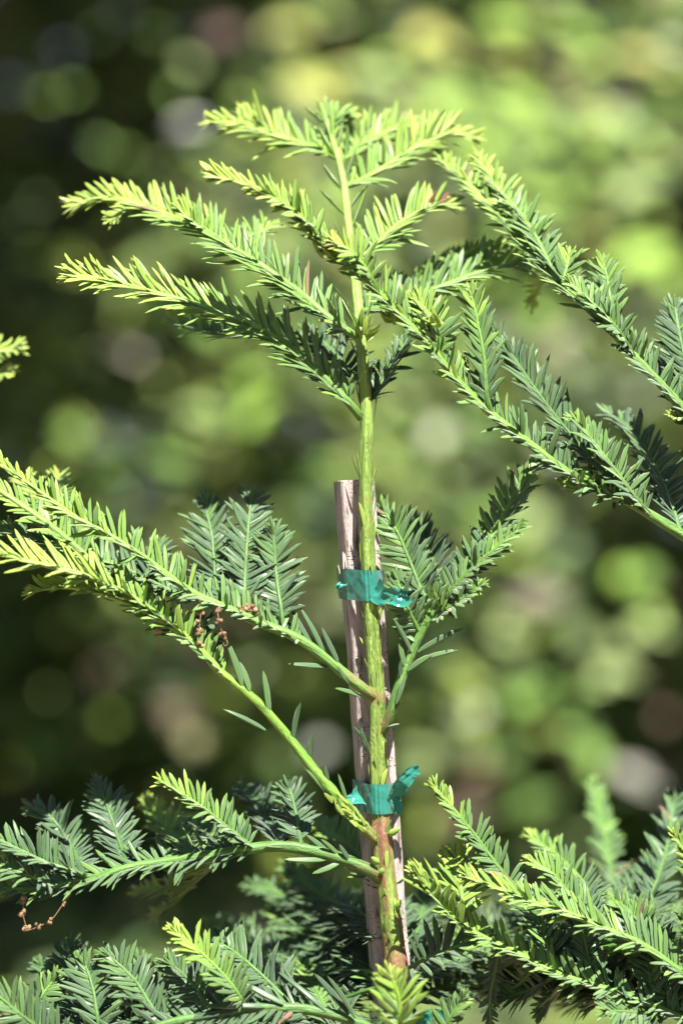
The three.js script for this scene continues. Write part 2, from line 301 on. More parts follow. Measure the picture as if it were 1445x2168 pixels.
// ---------------------------------------------------------------- the staked sapling
rnd = mulberry(2024);
const A = plant('young conifer tied to the wooden stake, its green stem rising mid picture');
const stemPx = [[935, 3905, 0], [905, 3000, 0], [865, 2300, 0], [850, 2140, 0], [838, 2030, 0], [822, 1900, 0], [809, 1790, 0], [803, 1700, 0], [800, 1600, 0], [797, 1480, 0], [788, 1350, 0], [783, 1250, 0], [776, 1120, 0], [774, 1000, 0], [776, 900, 0], [770, 800, -0.3], [764, 720, -0.8], [757, 640, -1.6], [748, 560, -2.6], [738, 480, -3.6], [729, 400, -4.8], [717, 340, -5.6], [702, 290, -6.4], [690, 252, -7]];
const stemCurve = new THREE.CatmullRomCurve3(stemPx.map((q) => at(...q)), false, 'centripetal');
const stemRow = (t) => photoOf(stemCurve.getPointAt(t))[1];
const stemR = (y) => 0.9 * (y > 2000 ? 25 + (y - 2000) * 0.006 : y > 1700 ? lerp(20, 25, (y - 1700) / 300) : y > 1250 ? lerp(17.5, 20, (y - 1250) / 450) : y > 800 ? lerp(13.5, 17.5, (y - 800) / 450) : y > 400 ? lerp(9, 13.5, (y - 400) / 400) : lerp(5.5, 9, (y - 250) / 150));
const bump = (x, c, w) => Math.exp(-(((x - c) / w) ** 2));
const stemTone = [[0.175, 0.29, 0.045], [0.27, 0.37, 0.075], [0.105, 0.2, 0.035]];
const stem = mesh('stem', tube(stemCurve, 620, 36, (t, a) => {
  const y = stemRow(t), leaf = Math.max(0, Math.sin(a * 2.5 + y * 0.05)) * 0.05 + 0.05 * nz(a * 2, y * 0.03, 3) + 0.03 * nz(a * 5, y * 0.12, 8);
  return PX * stemR(y) * (1 + leaf + 0.12 * Math.sin(a * 5 + y * 0.006) * 0.5 + 0.16 * bump(y, 1765, 18) + 0.28 * bump(y, 710, 16) + 0.1 * bump(y, 1478, 16) + 0.08 * bump(y, 2035, 20));
}, (t, a) => {
  const y = stemRow(t), k = 0.5 + 0.5 * nz(Math.cos(a) * 4, Math.sin(a) * 4 + y * 0.004, y * 0.006), f = 1 + 0.36 * nz(Math.cos(a) * 9, Math.sin(a) * 9, y * 0.012) + 0.25 * nz(a * 6, y * 0.09, 2);
  let c = stemTone[0].map((v, j) => lerp(lerp(stemTone[2][j], v, clamp(k * 2, 0, 1)), stemTone[1][j], clamp(k * 2 - 0.9, 0, 1)) * f);
  const young = smooth(-y, -1150, -500); c = c.map((v, j) => lerp(v, [0.25, 0.41, 0.07][j] * f, young * 0.8));
  let br = bump(y, 1762, 34) * 1.3 + 0.55 * clamp(5 * nz(a * 3, y * 0.045, 51) - 1.6, 0, 1) * smooth(y, 1250, 1400) + bump(y, 2035, 30) + 0.75 * bump(y, 1478, 10) + smooth(y, 1700, 1800) * clamp(4.5 * nz(Math.cos(a) * 3.6, Math.sin(a) * 3.6, y * 0.0035 + 4) - 0.3, 0, 0.95) + clamp(3.2 * nz(Math.cos(a) * 4, Math.sin(a) * 4, y * 0.028 + 14) - 1.35, 0, 0.8) * smooth(y, 900, 1400);
  br = clamp(br * (0.85 + 0.7 * nz(a * 4, y * 0.07, 6)), 0, 1);
  const rd = y < 1240 ? clamp(4 * nz(Math.cos(a) * 4 + 3, Math.sin(a) * 4, y * 0.025 + 31) - 1.9, 0, 0.85) : 0;
  return c.map((v, j) => lerp(lerp(v, [0.27, 0.125, 0.075][j], br), [0.42, 0.09, 0.04][j], rd));
}), twigM, A.root);
// scale-like leaves pressed against the stem
{
  const tAt = (y) => { let a = 0, b = 1; for (let i = 0; i < 24; i++) { const m = (a + b) / 2; if (stemRow(m) > y) a = m; else b = m; } return a; };
  const scaleM = [lin(0.19, 0.3, 0.05), lin(0.25, 0.34, 0.06), lin(0.15, 0.25, 0.05)].map((color) => new THREE.MeshPhysicalMaterial({ roughness: 0.55, clearcoat: 0.2, vertexColors: true, color }));
  const put = (y, ang, L, tilt, name = 'scale_leaf', w = 1.5, m = scaleM[rnd() * 3 | 0]) => {
    const t = tAt(y), p = stemCurve.getPointAt(t), T = stemCurve.getTangentAt(t), out = V(Math.sin(ang), 0, Math.cos(ang)); out.addScaledVector(T, -out.dot(T)).normalize();
    p.addScaledVector(out, PX * stemR(y) * 0.93); const d = T.clone().multiplyScalar(Math.cos(tilt)).addScaledVector(out, Math.sin(tilt)), o = mesh(name, needleG[(rnd() * 6) | 0], m, stem), X = V().crossVectors(d, out).normalize(), Z = V().crossVectors(X, d);
    const k = new THREE.Matrix4().makeBasis(X, d, Z).scale(V(w * L * PX, L * PX, L * PX)).setPosition(p); k.decompose(o.position, o.quaternion, o.scale); return o;
  };
  for (let y = 1290, i = 0; y < 2010; y += 13, i++) put(y + jit(5), i * 2.4 + jit(0.3), 26 + rnd() * 16, 0.14 + rnd() * 0.16, 'scale_leaf', 2);
  for (let y = 1000, i = 0; y < 1280; y += 40, i++) put(y + jit(10), i * 2.4 - 1.2, 50 + rnd() * 15, 0.12);
  for (const [y, a, L, ti] of [[900, 1.5, 75, 0.28], [860, -1.6, 68, 0.2], [912, -1.5, 62, 0.16], [1015, -1.5, 56, 0.36], [1105, 1.4, 62, 0.18], [1080, 1.9, 50, 0.12], [820, 1.2, 50, 0.3], [760, -1.2, 45, 0.35], [690, 1.3, 70, 0.5], [690, -1.3, 75, 0.55], [660, -1.5, 90, 0.5], [600, 1.4, 80, 0.5], [590, -1.5, 90, 0.45], [540, 1.4, 85, 0.5], [520, -1.4, 80, 0.45], [480, 1.4, 90, 0.55], [455, -1.4, 80, 0.6], [440, 1.3, 80, 0.5], [400, -1.5, 80, 0.6], [380, 1.5, 85, 0.5], [350, 1.2, 80, 0.45], [330, -1.2, 80, 0.5], [312, 1.3, 78, 0.5], [300, -1.3, 76, 0.5], [290, 0.4, 70, 0.4], [282, 1.8, 70, 0.45], [276, -1.8, 66, 0.45], [268, 0.8, 60, 0.35], [262, -0.6, 60, 0.35], [258, 2.4, 55, 0.4], [256, 0, 50, 0.2], [256, -2.4, 50, 0.3], [270, 1.2, 64, 0.6], [264, -1.3, 64, 0.6]])
    put(y, a + jit(0.3), L, ti, 'stem_leaf', 1.1, y < 720 ? needleM[5 + (rnd() * 3 | 0)] : needleM[3]);
  for (let i = 0; i < 26; i++) put(712 + jit(14), i * 2.4, 26 + rnd() * 22, 0.75 + rnd() * 0.5, 'bud_scale', 2, needleM[7 + (rnd() * 3 | 0)]);
  // buds: small pointed eggs
  const bud = (x, y, z, dx, dy, L, w) => { const g = new THREE.LatheGeometry([[0, 0], [0.5, 0.08], [0.62, 0.35], [0.5, 0.68], [0.2, 0.93], [0, 1]].map(([r, h]) => new THREE.Vector2(r * w * PX, h * L * PX)), 10), o = mesh('bud', g, needleM[7], stem); o.position.copy(at(x, y, z)); o.quaternion.setFromUnitVectors(V(0, 1, 0), V(dx, dy, 0.5).normalize()); return o; };
  bud(822, 1768, 0.3, 0.9, 0.6, 32, 12); bud(800, 1828, 0.5, -0.6, 0.6, 24, 12); bud(838, 1924, 0.35, 0.4, 0.9, 26, 11); bud(806, 1850, 0.55, 0.2, 0.9, 16, 9);
  for (let i = 0; i < 6; i++) { const p = at(783 - i * 3, 1600 - i * 7, 0.4); A.needle(p, V(-0.5 + jit(0.25), 0.9, 0.2 + jit(0.2)), V(-0.2, 0, 1), 34 * PX, 1.6, 0.25, stem); }
}

// left-hand branches
const aa = A.branch({ p: [[764, 885, 0], [752, 868, 0.3], [700, 815], [600, 725], [480, 668], [400, 640], [300, 612], [220, 592], [165, 583], [132, 592, 0.6]], r: [9, 4], len: 100, y: [0.4, 1.0], v: 25, N: [0.1, 0.72, 0.72], sp: 10.5, ang: 40, w: 12, taper: 1.5 });
A.branch({ on: aa, p: [[560, 705, -0.3], [480, 712, -3.5], [415, 696], [350, 676, -6]], len: 60, y: [0.3, 0.7], r: [5, 3] });
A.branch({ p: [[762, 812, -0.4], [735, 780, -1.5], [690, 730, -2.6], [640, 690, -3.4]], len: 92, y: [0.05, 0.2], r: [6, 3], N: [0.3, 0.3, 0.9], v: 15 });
const ab = A.branch({ p: [[762, 716, -0.8], [715, 688, -0.6], [640, 625], [540, 555, -1.5], [450, 500], [350, 452, -4], [260, 420], [190, 424], [150, 444, -6]], r: [9, 4], len: 98, ang: 48, y: [0.45, 1.0], v: 26, N: [0.1, 0.72, 0.72], sp: 12 });
A.branch({ on: ab, p: [[490, 525, -2.4], [530, 500, -4], [560, 485], [592, 474, -5.4]], len: 55, y: [0.5, 0.8], r: [4, 3] });
A.branch({ on: ab, p: [[290, 432, -4.6], [255, 450, -4.4], [228, 474, -4]], len: 50, y: [0.8, 0.95], r: [4, 3] });
A.branch({ on: ab, p: [[440, 495, -3], [400, 462, -2.6], [370, 436, -2.4]], len: 60, y: [0.7, 0.85], r: [4, 3] });
A.branch({ p: [[713, 335, -5.8], [690, 322], [640, 305, -6.4], [560, 276], [490, 256], [436, 258, -7.6]], r: [7, 4], len: 92, y: [0.7, 1.0], v: 24, sp: 11.5 });
A.branch({ p: [[698, 280, -6.6], [700, 255], [728, 243, -7.6], [752, 248, -8]], len: 62, y: [0.6, 0.85], r: [5, 3] });
// right-hand branches of the leader
A.branch({ p: [[728, 395, -4.9], [760, 385], [800, 362, -5.8], [870, 318], [940, 286], [1016, 292, -8]], r: [7, 4], len: 96, y: [0.65, 1.0], v: 30, sp: 12, N: [-0.1, 0.72, 0.72] });
A.branch({ p: [[716, 345, -5.7], [770, 302, -7.5], [830, 272], [900, 262, -9.5]], r: [5, 3], len: 84, y: [0.65, 0.9], v: 26 });
const ac = A.branch({ p: [[747, 550, -2.8], [765, 545, -2.6], [805, 508], [860, 462, -4], [920, 436], [970, 434, -5]], r: [7, 3.5], len: 98, y: [0.6, 0.9], v: 30, N: [-0.1, 0.72, 0.72], sp: 13 });
for (const [x, y, ex, ey] of [[905, 440, 922, 398], [925, 437, 948, 404], [915, 438, 955, 414]]) { const p = at(x, y, -4.6), q = at(ex, ey, -4.4); A.needle(p, q.clone().sub(p), V(0, 0.3, 1), q.distanceTo(p), 1.4, 0.5, ac, rust); }
A.branch({ p: [[758, 660, -1.4], [800, 655, -2.2], [850, 640], [950, 600, -3.6], [1050, 566], [1150, 562, -5]], r: [7, 3.5], len: 88, y: [0.35, 0.7], v: 30, sp: 11 });
A.branch({ p: [[757, 645, -1.8], [830, 640, -4.5], [920, 590], [1000, 550], [1072, 512, -6]], r: [5, 3], len: 78, y: [0.35, 0.85], v: 23 });
A.branch({ p: [[772, 850, -0.2], [792, 838, -0.6], [818, 790], [850, 740, -1.5], [872, 700, -1.8]], r: [6, 3], len: 56, y: [0.1, 0.25], N: [-0.6, 0.2, 0.7], v: 30, sp: 9 });

// middle left branch with the three upright sprays
const ad = A.branch({ p: [[795, 1478, 0], [772, 1462, 0.5], [697, 1400, 0.8], [630, 1352], [547, 1318], [484, 1289, 1], [416, 1260], [358, 1221], [300, 1177], [232, 1134], [165, 1098], [92, 1047], [40, 1010], [4, 982, 1.4], [-20, 968, 1.4]], r: [12, 4], woody: 0.8, t0: 0.22, len: 72, y: [0.36, 0.85], v: 33, N: [0.15, 0.8, 0.55], sp: 12, ang: 66 });
for (const [a, b] of [[[715, 1402, 0.9], [680, 1328, 1]], [[690, 1392, 0.8], [646, 1284, 1]], [[664, 1376, 0.8], [612, 1282, 0.4]], [[640, 1360, 0.7], [606, 1300, 0]], [[700, 1412, 0.7], [612, 1405, 1.4]], [[745, 1450, 0.8], [706, 1416, 1.2]], [[765, 1475, 0.6], [712, 1448, 1]]]) A.lone(a, b, 14, 0.22, ad);
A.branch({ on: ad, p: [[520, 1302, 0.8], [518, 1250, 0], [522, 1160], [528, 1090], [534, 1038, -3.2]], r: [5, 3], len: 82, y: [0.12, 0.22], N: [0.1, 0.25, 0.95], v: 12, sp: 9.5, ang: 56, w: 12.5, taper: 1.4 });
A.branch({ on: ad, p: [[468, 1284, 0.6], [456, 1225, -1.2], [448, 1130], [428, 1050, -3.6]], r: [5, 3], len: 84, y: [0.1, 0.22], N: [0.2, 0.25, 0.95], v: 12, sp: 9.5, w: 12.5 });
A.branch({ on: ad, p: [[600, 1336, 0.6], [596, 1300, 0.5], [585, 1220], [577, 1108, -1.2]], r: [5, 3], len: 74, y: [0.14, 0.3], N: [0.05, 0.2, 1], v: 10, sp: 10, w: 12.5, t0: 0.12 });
A.branch({ on: ad, p: [[440, 1274, 0.6], [400, 1268, -0.8], [290, 1216], [194, 1172], [60, 1138], [-20, 1116, -2.4]], r: [5, 3], len: 78, y: [0.2, 0.45], v: 20, N: [0.1, 0.85, 0.5] });
A.branch({ on: ad, p: [[300, 1230, -0.6], [330, 1180, -2.2], [345, 1140, -3]], r: [4, 3], len: 50, y: [0.1, 0.3] });
// long lower left branch
const ae = A.branch({ p: [[800, 1782, 0.1], [780, 1762, 0.4], [735, 1708, 0.9], [680, 1650], [610, 1560, 1.3], [540, 1482], [470, 1425, 1.5], [420, 1372], [372, 1332], [300, 1290, 1.8], [220, 1258], [140, 1242], [52, 1256, 2.2]], r: [12.5, 4.5], t0: 0.52, len: 66, y: [0.5, 1.0], v: 36, N: [0.2, 0.8, 0.55], sp: 12, w: 15, woody: 1 });
for (const [a, b, w] of [[[512, 1452, 1.6], [490, 1354, 1.8], 16], [[528, 1462, 1.6], [514, 1398, 1.4], 15], [[569, 1512, 1.5], [565, 1420, 1.6], 15], [[620, 1568, 1.4], [626, 1484, 1.6], 15], [[656, 1612, 1.2], [652, 1553, 1.4], 14], [[692, 1668, 1.1], [696, 1620, 1.3], 13], [[562, 1546, 1.4], [484, 1495, 2], 12], [[735, 1700, 1], [716, 1640, 1.4], 10], [[700, 1690, 1], [656, 1625, 1.6], 10]]) A.lone(a, b, w, 0.28, ae);
for (let i = 0; i < 30; i++) { const u = rnd(), p = at(lerp(775, 712, u) + jit(12), lerp(1755, 1690, u) + jit(10), 1 + rnd() * 0.4); A.needle(p, V(-0.55 + jit(0.35), 0.75 + jit(0.2), 0.3 + jit(0.3)), V(0.2, 0.2, 1), (20 + rnd() * 18) * PX, 1.9, 0.75 + rnd() * 0.2, ae); }
A.branch({ on: ae, p: [[345, 1314, 1.7], [290, 1272, 2], [200, 1226], [100, 1198], [0, 1172, 3.4], [-50, 1150, 3.8]], r: [8, 4], len: 96, y: [0.7, 1.0], v: 30, N: [0.1, 0.9, 0.4], sp: 12 });
A.branch({ on: ae, p: [[402, 1358, 1.4], [340, 1312, 0.4], [270, 1252], [200, 1195, -0.8], [111, 1117], [0, 1040], [-40, 1014, -2]], r: [10, 7], len: 70, y: [0.5, 0.75], v: 20, N: [0.3, 0.5, 0.8], sp: 17 });
A.branch({ on: ae, p: [[180, 1178, -0.8], [140, 1110, -3], [80, 1050], [40, 1010, -5.5]], r: [5, 3], len: 74, y: [0.35, 0.85] });
A.branch({ on: ae, p: [[100, 1110, -1], [110, 1050, -4], [128, 1000, -6]], r: [4, 3], len: 66, y: [0.4, 0.95] });
A.branch({ on: ae, p: [[420, 1372, 1.2], [430, 1340, 0.4], [420, 1300, -0.6]], r: [4, 3], len: 60, y: [0.1, 0.2], N: [0, 0.2, 1], v: 10 });

// right branch with its fan of sprays
const af = A.branch({ p: [[802, 1556, 0], [818, 1532, 0.3], [836, 1480, 0.5], [860, 1412], [890, 1342], [930, 1272, 0.2], [1010, 1182], [1062, 1100, -0.8], [1112, 1010], [1160, 974, -1.6]], r: [12, 4], woody: 0.7, t0: 0.52, len: 66, y: [0.25, 0.5], v: 23, N: [-0.35, 0.5, 0.8], sp: 11.5 });
for (const [a, b] of [[[870, 1380, 0.6], [840, 1304, 1]], [[856, 1410, 0.6], [840, 1354, 0.8]], [[884, 1380, 0.7], [972, 1318, 1.2]], [[880, 1400, 0.7], [960, 1367, 1.2]], [[862, 1420, 0.7], [905, 1378, 1]], [[850, 1440, 0.6], [840, 1398, 0.9]], [[838, 1490, 0.8], [858, 1430, 1]], [[822, 1538, 0.6], [838, 1530, 1.4]], [[880, 1360, 0.5], [832, 1318, 0.2]]]) A.lone(a, b, 13, 0.25, af);
A.branch({ on: af, p: [[920, 1290, 0.2], [898, 1262, 0], [868, 1190], [838, 1122], [800, 1064, -1.6]], r: [5, 3], len: 76, y: [0.2, 0.42], N: [-0.2, 0.35, 0.9], v: 15, sp: 10, w: 12.5 });
A.branch({ on: af, p: [[928, 1280, 0.3], [1000, 1202, 0.7], [1060, 1152], [1112, 1108, 1]], r: [5, 3], len: 58, y: [0.3, 0.5], N: [-0.4, 0.6, 0.7], v: 25, sp: 10 });
A.branch({ on: af, p: [[906, 1318, 0.3], [968, 1274, 1], [1028, 1232, 1.6]], r: [5, 3], len: 50, y: [0.25, 0.45], N: [-0.4, 0.6, 0.7], v: 25, sp: 10 });
A.branch({ on: af, p: [[890, 1345, 0.3], [858, 1276, 0.6], [834, 1208, 0.4]], r: [5, 3], len: 58, y: [0.22, 0.4], N: [-0.1, 0.3, 0.95], v: 12, sp: 10, w: 10 });
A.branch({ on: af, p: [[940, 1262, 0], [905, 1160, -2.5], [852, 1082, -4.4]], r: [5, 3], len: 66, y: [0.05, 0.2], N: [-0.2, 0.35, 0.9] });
for (let i = 0; i < 26; i++) { const p = at(925 + jit(28), 1275 + jit(18), 0.6 + rnd() * 0.5); A.needle(p, V(0.2 + jit(0.6), 0.8, 0.3 + jit(0.5)), V(0, 0.2, 1), (18 + rnd() * 18) * PX, 1.9, 0.5, af); }

// lowest left branch in view
const ag = A.branch({ p: [[806, 1862, 0], [780, 1842, 0.4], [757, 1832, 0.5], [673, 1803, 0.8], [578, 1792], [473, 1806, 1], [368, 1822], [284, 1834], [184, 1862, 1], [53, 1885], [-20, 1872, 1]], r: [14, 6], t0: 0.36, len: 76, y: [0.2, 0.45], v: 14, N: [0, 0.85, 0.5], sp: 11, woody: 0.9 });
for (const [a, b] of [[[700, 1812, 0.8], [655, 1762, 1]], [[720, 1815, 0.8], [685, 1770, 1.2]], [[740, 1822, 0.8], [718, 1790, 1.2]], [[720, 1825, 0.8], [668, 1855, 1.4]], [[690, 1820, 0.9], [606, 1824, 1.6]], [[660, 1800, 0.8], [560, 1782, 1.2]]]) A.lone(a, b, 13, 0.25, ag);
A.branch({ on: ag, p: [[545, 1802, 1], [482, 1752, 1.2], [420, 1704], [332, 1648, 1.6]], r: [5, 3], len: 64, y: [0.25, 0.8], v: 33, N: [0.15, 0.8, 0.5], sp: 10.5, ang: 66 });
A.branch({ on: ag, p: [[190, 1858, 1], [150, 1842, 1.4], [105, 1828], [0, 1778, 1.6], [-30, 1760, 1.6]], r: [5, 3], len: 68, y: [0.18, 0.3], v: 33, N: [0.1, 0.8, 0.5], sp: 10, ang: 64 });
A.branch({ on: ag, p: [[120, 1875, 1], [80, 1860, 1.8], [20, 1840], [-30, 1820, 2]], r: [5, 3], len: 62, y: [0.18, 0.35], v: 26 });
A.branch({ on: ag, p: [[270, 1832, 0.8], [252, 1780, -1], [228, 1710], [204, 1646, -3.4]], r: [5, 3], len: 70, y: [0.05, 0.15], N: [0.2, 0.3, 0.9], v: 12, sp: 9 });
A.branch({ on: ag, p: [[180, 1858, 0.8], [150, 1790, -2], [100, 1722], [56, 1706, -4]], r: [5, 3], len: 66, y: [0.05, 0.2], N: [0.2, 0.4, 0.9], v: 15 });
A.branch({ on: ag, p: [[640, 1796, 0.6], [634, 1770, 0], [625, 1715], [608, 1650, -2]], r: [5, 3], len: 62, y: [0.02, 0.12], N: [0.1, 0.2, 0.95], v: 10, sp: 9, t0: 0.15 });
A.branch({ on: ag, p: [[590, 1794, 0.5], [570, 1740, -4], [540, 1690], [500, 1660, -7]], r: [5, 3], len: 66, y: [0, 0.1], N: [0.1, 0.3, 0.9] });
A.branch({ on: ag, p: [[430, 1816, 0.6], [400, 1790, -3], [350, 1750, -6], [305, 1690, -8]], r: [5, 3], len: 74, y: [0.5, 0.9] });
A.branch({ on: ag, p: [[500, 1806, 0.6], [430, 1760, -5], [360, 1740, -8]], r: [5, 3], len: 80, y: [0.3, 0.5] });
A.branch({ on: ag, p: [[470, 1812, 0.8], [420, 1850, -3], [350, 1880, -6], [280, 1886, -7.5]], r: [5, 3], len: 66, y: [0.5, 0.95] });
A.branch({ on: ag, p: [[480, 1812, 0.8], [420, 1860, -3.5], [370, 1910, -6], [320, 1950, -7.5]], r: [5, 3], len: 64, y: [0.4, 0.85] });
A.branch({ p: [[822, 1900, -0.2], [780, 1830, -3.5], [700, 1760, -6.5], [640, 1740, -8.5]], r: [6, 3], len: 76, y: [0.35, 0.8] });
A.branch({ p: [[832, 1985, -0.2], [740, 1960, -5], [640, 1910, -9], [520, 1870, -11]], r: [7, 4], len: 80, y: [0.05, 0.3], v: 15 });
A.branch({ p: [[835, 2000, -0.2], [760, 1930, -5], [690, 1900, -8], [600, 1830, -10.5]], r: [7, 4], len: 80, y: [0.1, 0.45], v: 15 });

// bottom left branch and its sprays
const ah = A.branch({ p: [[868, 2330, 0], [845, 2230, 1.6], [757, 2166, 2], [668, 2140], [552, 2134, 2.4], [458, 2150], [384, 2160], [280, 2190, 2.6], [120, 2230, 2.6]], r: [13, 8], t0: 0.42, len: 80, y: [0.12, 0.25], v: 10, sp: 16 });
for (const [a, b, w] of [[[752, 2156, 2.4], [702, 2060, 3], 15], [[738, 2148, 2.4], [676, 2056, 2.6], 15], [[690, 2142, 2.4], [596, 2048, 2], 13], [[660, 2136, 2.2], [586, 2040, 1], 10], [[560, 2132, 2.6], [430, 2120, 3.4], 15], [[600, 2126, 2.6], [510, 2078, 2.4], 16], [[640, 2148, 2.6], [600, 2166, 3.4], 14], [[500, 2140, 2.6], [390, 2152, 3.2], 15]]) A.lone(a, b, w, 0.15, ah);
for (const [x, y, ex, ey] of [[618, 2144, 592, 2164]]) { const p = at(x, y, 2.9), q = at(ex, ey, 3.4); A.needle(p, q.clone().sub(p), V(0, 0.3, 1), q.distanceTo(p), 2, 0.5, ah, rust); }
const fan = { N: [0.15, 0.45, 0.88], v: 14, sp: 11, r: [5, 3], on: ah };
A.branch({ ...fan, p: [[640, 2142, 2], [610, 2118, 1.4], [540, 2052], [494, 2014], [434, 1980, -0.6]], len: 92, y: [0.12, 0.25], t0: 0.12 });
A.branch({ ...fan, p: [[520, 2138, 2.4], [505, 2106, 2.8], [447, 2037], [358, 1960, 2.6]], len: 62, y: [0.35, 0.92], v: 28, N: [0.2, 0.6, 0.75] });
A.branch({ ...fan, p: [[485, 2150, 2.2], [460, 2138, 2], [400, 2074], [346, 2026, 0.6]], len: 74, y: [0.12, 0.26] });
A.branch({ ...fan, p: [[370, 2164, 2.2], [337, 2150, 2.2], [284, 2074], [214, 2008, 0.8]], len: 74, y: [0.14, 0.3] });
A.branch({ ...fan, p: [[215, 2206, 2], [208, 2160, 2], [195, 2085], [172, 2018, 0.4]], len: 84, y: [0.14, 0.32], N: [-0.1, 0.35, 0.9] });
A.branch({ ...fan, p: [[30, 2245, 1], [58, 2164, 1], [95, 2100], [128, 2060, 0.4]], len: 70, y: [0.2, 0.45] });
A.branch({ ...fan, p: [[150, 2222, 2.2], [60, 2160, 3], [0, 2112], [-40, 2080, 3]], len: 74, y: [0.12, 0.35] });
A.branch({ ...fan, p: [[190, 2204, 2], [170, 2090, -1.5], [150, 2030], [150, 1990, -4]], len: 84, y: [0.1, 0.25] });
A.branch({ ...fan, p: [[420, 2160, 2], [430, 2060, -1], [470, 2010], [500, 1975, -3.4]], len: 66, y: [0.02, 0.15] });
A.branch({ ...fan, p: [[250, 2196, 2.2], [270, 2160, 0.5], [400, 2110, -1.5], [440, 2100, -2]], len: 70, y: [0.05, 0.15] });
// sprays at the foot of the picture
A.branch({ p: [[866, 2310, 0.2], [852, 2250, 4], [846, 2168, 5], [840, 2096], [815, 2046, 5.2]], r: [6, 4], len: 86, y: [0.42, 0.85], N: [-0.1, 0.5, 0.85], v: 22, sp: 10.5, w: 14, t0: 0.3 });
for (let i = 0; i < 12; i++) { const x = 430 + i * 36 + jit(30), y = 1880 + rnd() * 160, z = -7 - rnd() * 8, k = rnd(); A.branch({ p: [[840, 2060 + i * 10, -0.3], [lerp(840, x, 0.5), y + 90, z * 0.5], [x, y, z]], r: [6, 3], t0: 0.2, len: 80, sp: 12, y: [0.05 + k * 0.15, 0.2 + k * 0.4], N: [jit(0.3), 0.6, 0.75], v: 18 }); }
A.branch({ p: [[868, 2330, 0], [920, 2220, 2], [945, 2168], [988, 2102, 2.4]], r: [5, 3], len: 58, y: [0.3, 0.45], N: [-0.2, 0.4, 0.9], v: 20, t0: 0.3 });
A.branch({ p: [[840, 2062, 0], [867, 2050, 0.5], [911, 2026, 0.8], [978, 1999], [1040, 1976, 1]], r: [7, 3.5], len: 82, y: [0.1, 0.3], N: [-0.2, 0.7, 0.6], v: 26, sp: 13, t0: 0.18 });
for (const [x, ex, ey] of [[900, 872, 1968], [915, 905, 1946], [928, 925, 1940], [942, 948, 1942], [890, 860, 1990]]) A.lone([x, 2028 - (x - 900) * 0.4, 1], [ex, ey, 1.4], 14, 0.12, stem);
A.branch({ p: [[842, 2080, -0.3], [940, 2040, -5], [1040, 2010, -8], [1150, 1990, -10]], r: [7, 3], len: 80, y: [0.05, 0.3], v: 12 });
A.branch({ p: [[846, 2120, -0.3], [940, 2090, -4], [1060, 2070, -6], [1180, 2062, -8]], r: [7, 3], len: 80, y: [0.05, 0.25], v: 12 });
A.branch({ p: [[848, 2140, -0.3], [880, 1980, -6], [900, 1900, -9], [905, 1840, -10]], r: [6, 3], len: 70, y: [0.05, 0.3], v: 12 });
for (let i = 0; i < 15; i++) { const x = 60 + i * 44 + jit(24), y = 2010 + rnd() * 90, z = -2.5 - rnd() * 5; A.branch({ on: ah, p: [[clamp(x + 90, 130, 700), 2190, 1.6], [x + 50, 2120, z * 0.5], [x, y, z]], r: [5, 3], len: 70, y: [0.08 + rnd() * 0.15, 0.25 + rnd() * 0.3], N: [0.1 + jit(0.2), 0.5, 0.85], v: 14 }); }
A.finish(300);

// ---------------------------------------------------------------- the neighbour on the right
rnd = mulberry(909);
const B = plant('conifer sapling whose long branches arch in from the right edge', 'untied conifer saplings at the edges');
const plainStem = (P, pts, r0, r1) => mesh('stem', tube(new THREE.CatmullRomCurve3(pts.map((q) => at(...q)), false, 'centripetal'), 160, 16, (t, a) => PX * lerp(r0, r1, t) * (1 + 0.08 * Math.sin(a * 4 + t * 30)), (t, a) => { const s = 1 + 0.3 * nz(a * 2, t * 60, 4); return [0.19 * s, 0.25 * s, 0.06 * s]; }), twigM, P.root);
plainStem(B, [[1790, 3905, 0], [1770, 3000, 0], [1750, 2200, -1], [1735, 1500, -1], [1720, 1000, -2], [1700, 500, -3]], 30, 10);
const ba = B.branch({ p: [[1731, 1330, -1.2], [1600, 1230, 0], [1500, 1168, 0.3], [1400, 1105, 0.6], [1310, 1052], [1240, 1026], [1205, 1004], [1120, 940, 0.8], [1030, 868], [950, 785], [905, 728], [850, 672, 1.4], [775, 595], [700, 535], [640, 478, 2.6], [590, 430], [510, 388], [432, 370, 4.4]], r: [13, 4], t0: 0.28, len: 74, y: [0.22, 1.0], v: 30, N: [0.2, 0.75, 0.6], sp: 12, taper: 0.5 });
for (const [x, y, z, n, s, yy] of [[1240, 1030, 0.9, 36, 46, 0.62], [960, 800, 1.3, 9, 20, 0.85], [840, 680, 1.6, 14, 28, 0.85], [920, 690, 1.4, 12, 26, 0.85], [1290, 1055, 0.9, 16, 20, 0.5], [700, 540, 2.6, 16, 26, 0.85]])
  for (let i = 0; i < n; i++) { const p = at(x + jit(s * 0.7), y + jit(s * 0.3), z + jit(0.3)); B.needle(p, V(-0.6 + jit(0.6), 0.6 + jit(0.4), 0.3 + jit(0.5)), V(0, 0.3, 1), (22 + rnd() * 20) * PX, 1.9, yy, ba); }
B.branch({ on: ba, p: [[1042, 880, 0.9], [1032, 850, 1.1], [1024, 760], [1010, 680], [992, 604, 0.1]], r: [6, 3], len: 68, y: [0.25, 0.6], N: [0, 0.15, 1], v: 25, sp: 14, ang: 34, t0: 0.1, taper: 0.8 });
B.branch({ on: ba, p: [[930, 755, 1.1], [925, 700, 0.9], [905, 660], [860, 620, 0.3]], r: [5, 3], len: 66, y: [0.45, 0.85], N: [0.2, 0.5, 0.8], v: 30 });
B.branch({ on: ba, p: [[800, 620, 1.7], [775, 570, 2.3], [740, 530], [690, 508, 3.1]], r: [5, 3], len: 62, y: [0.55, 0.95], N: [0.2, 0.6, 0.7], v: 23 });
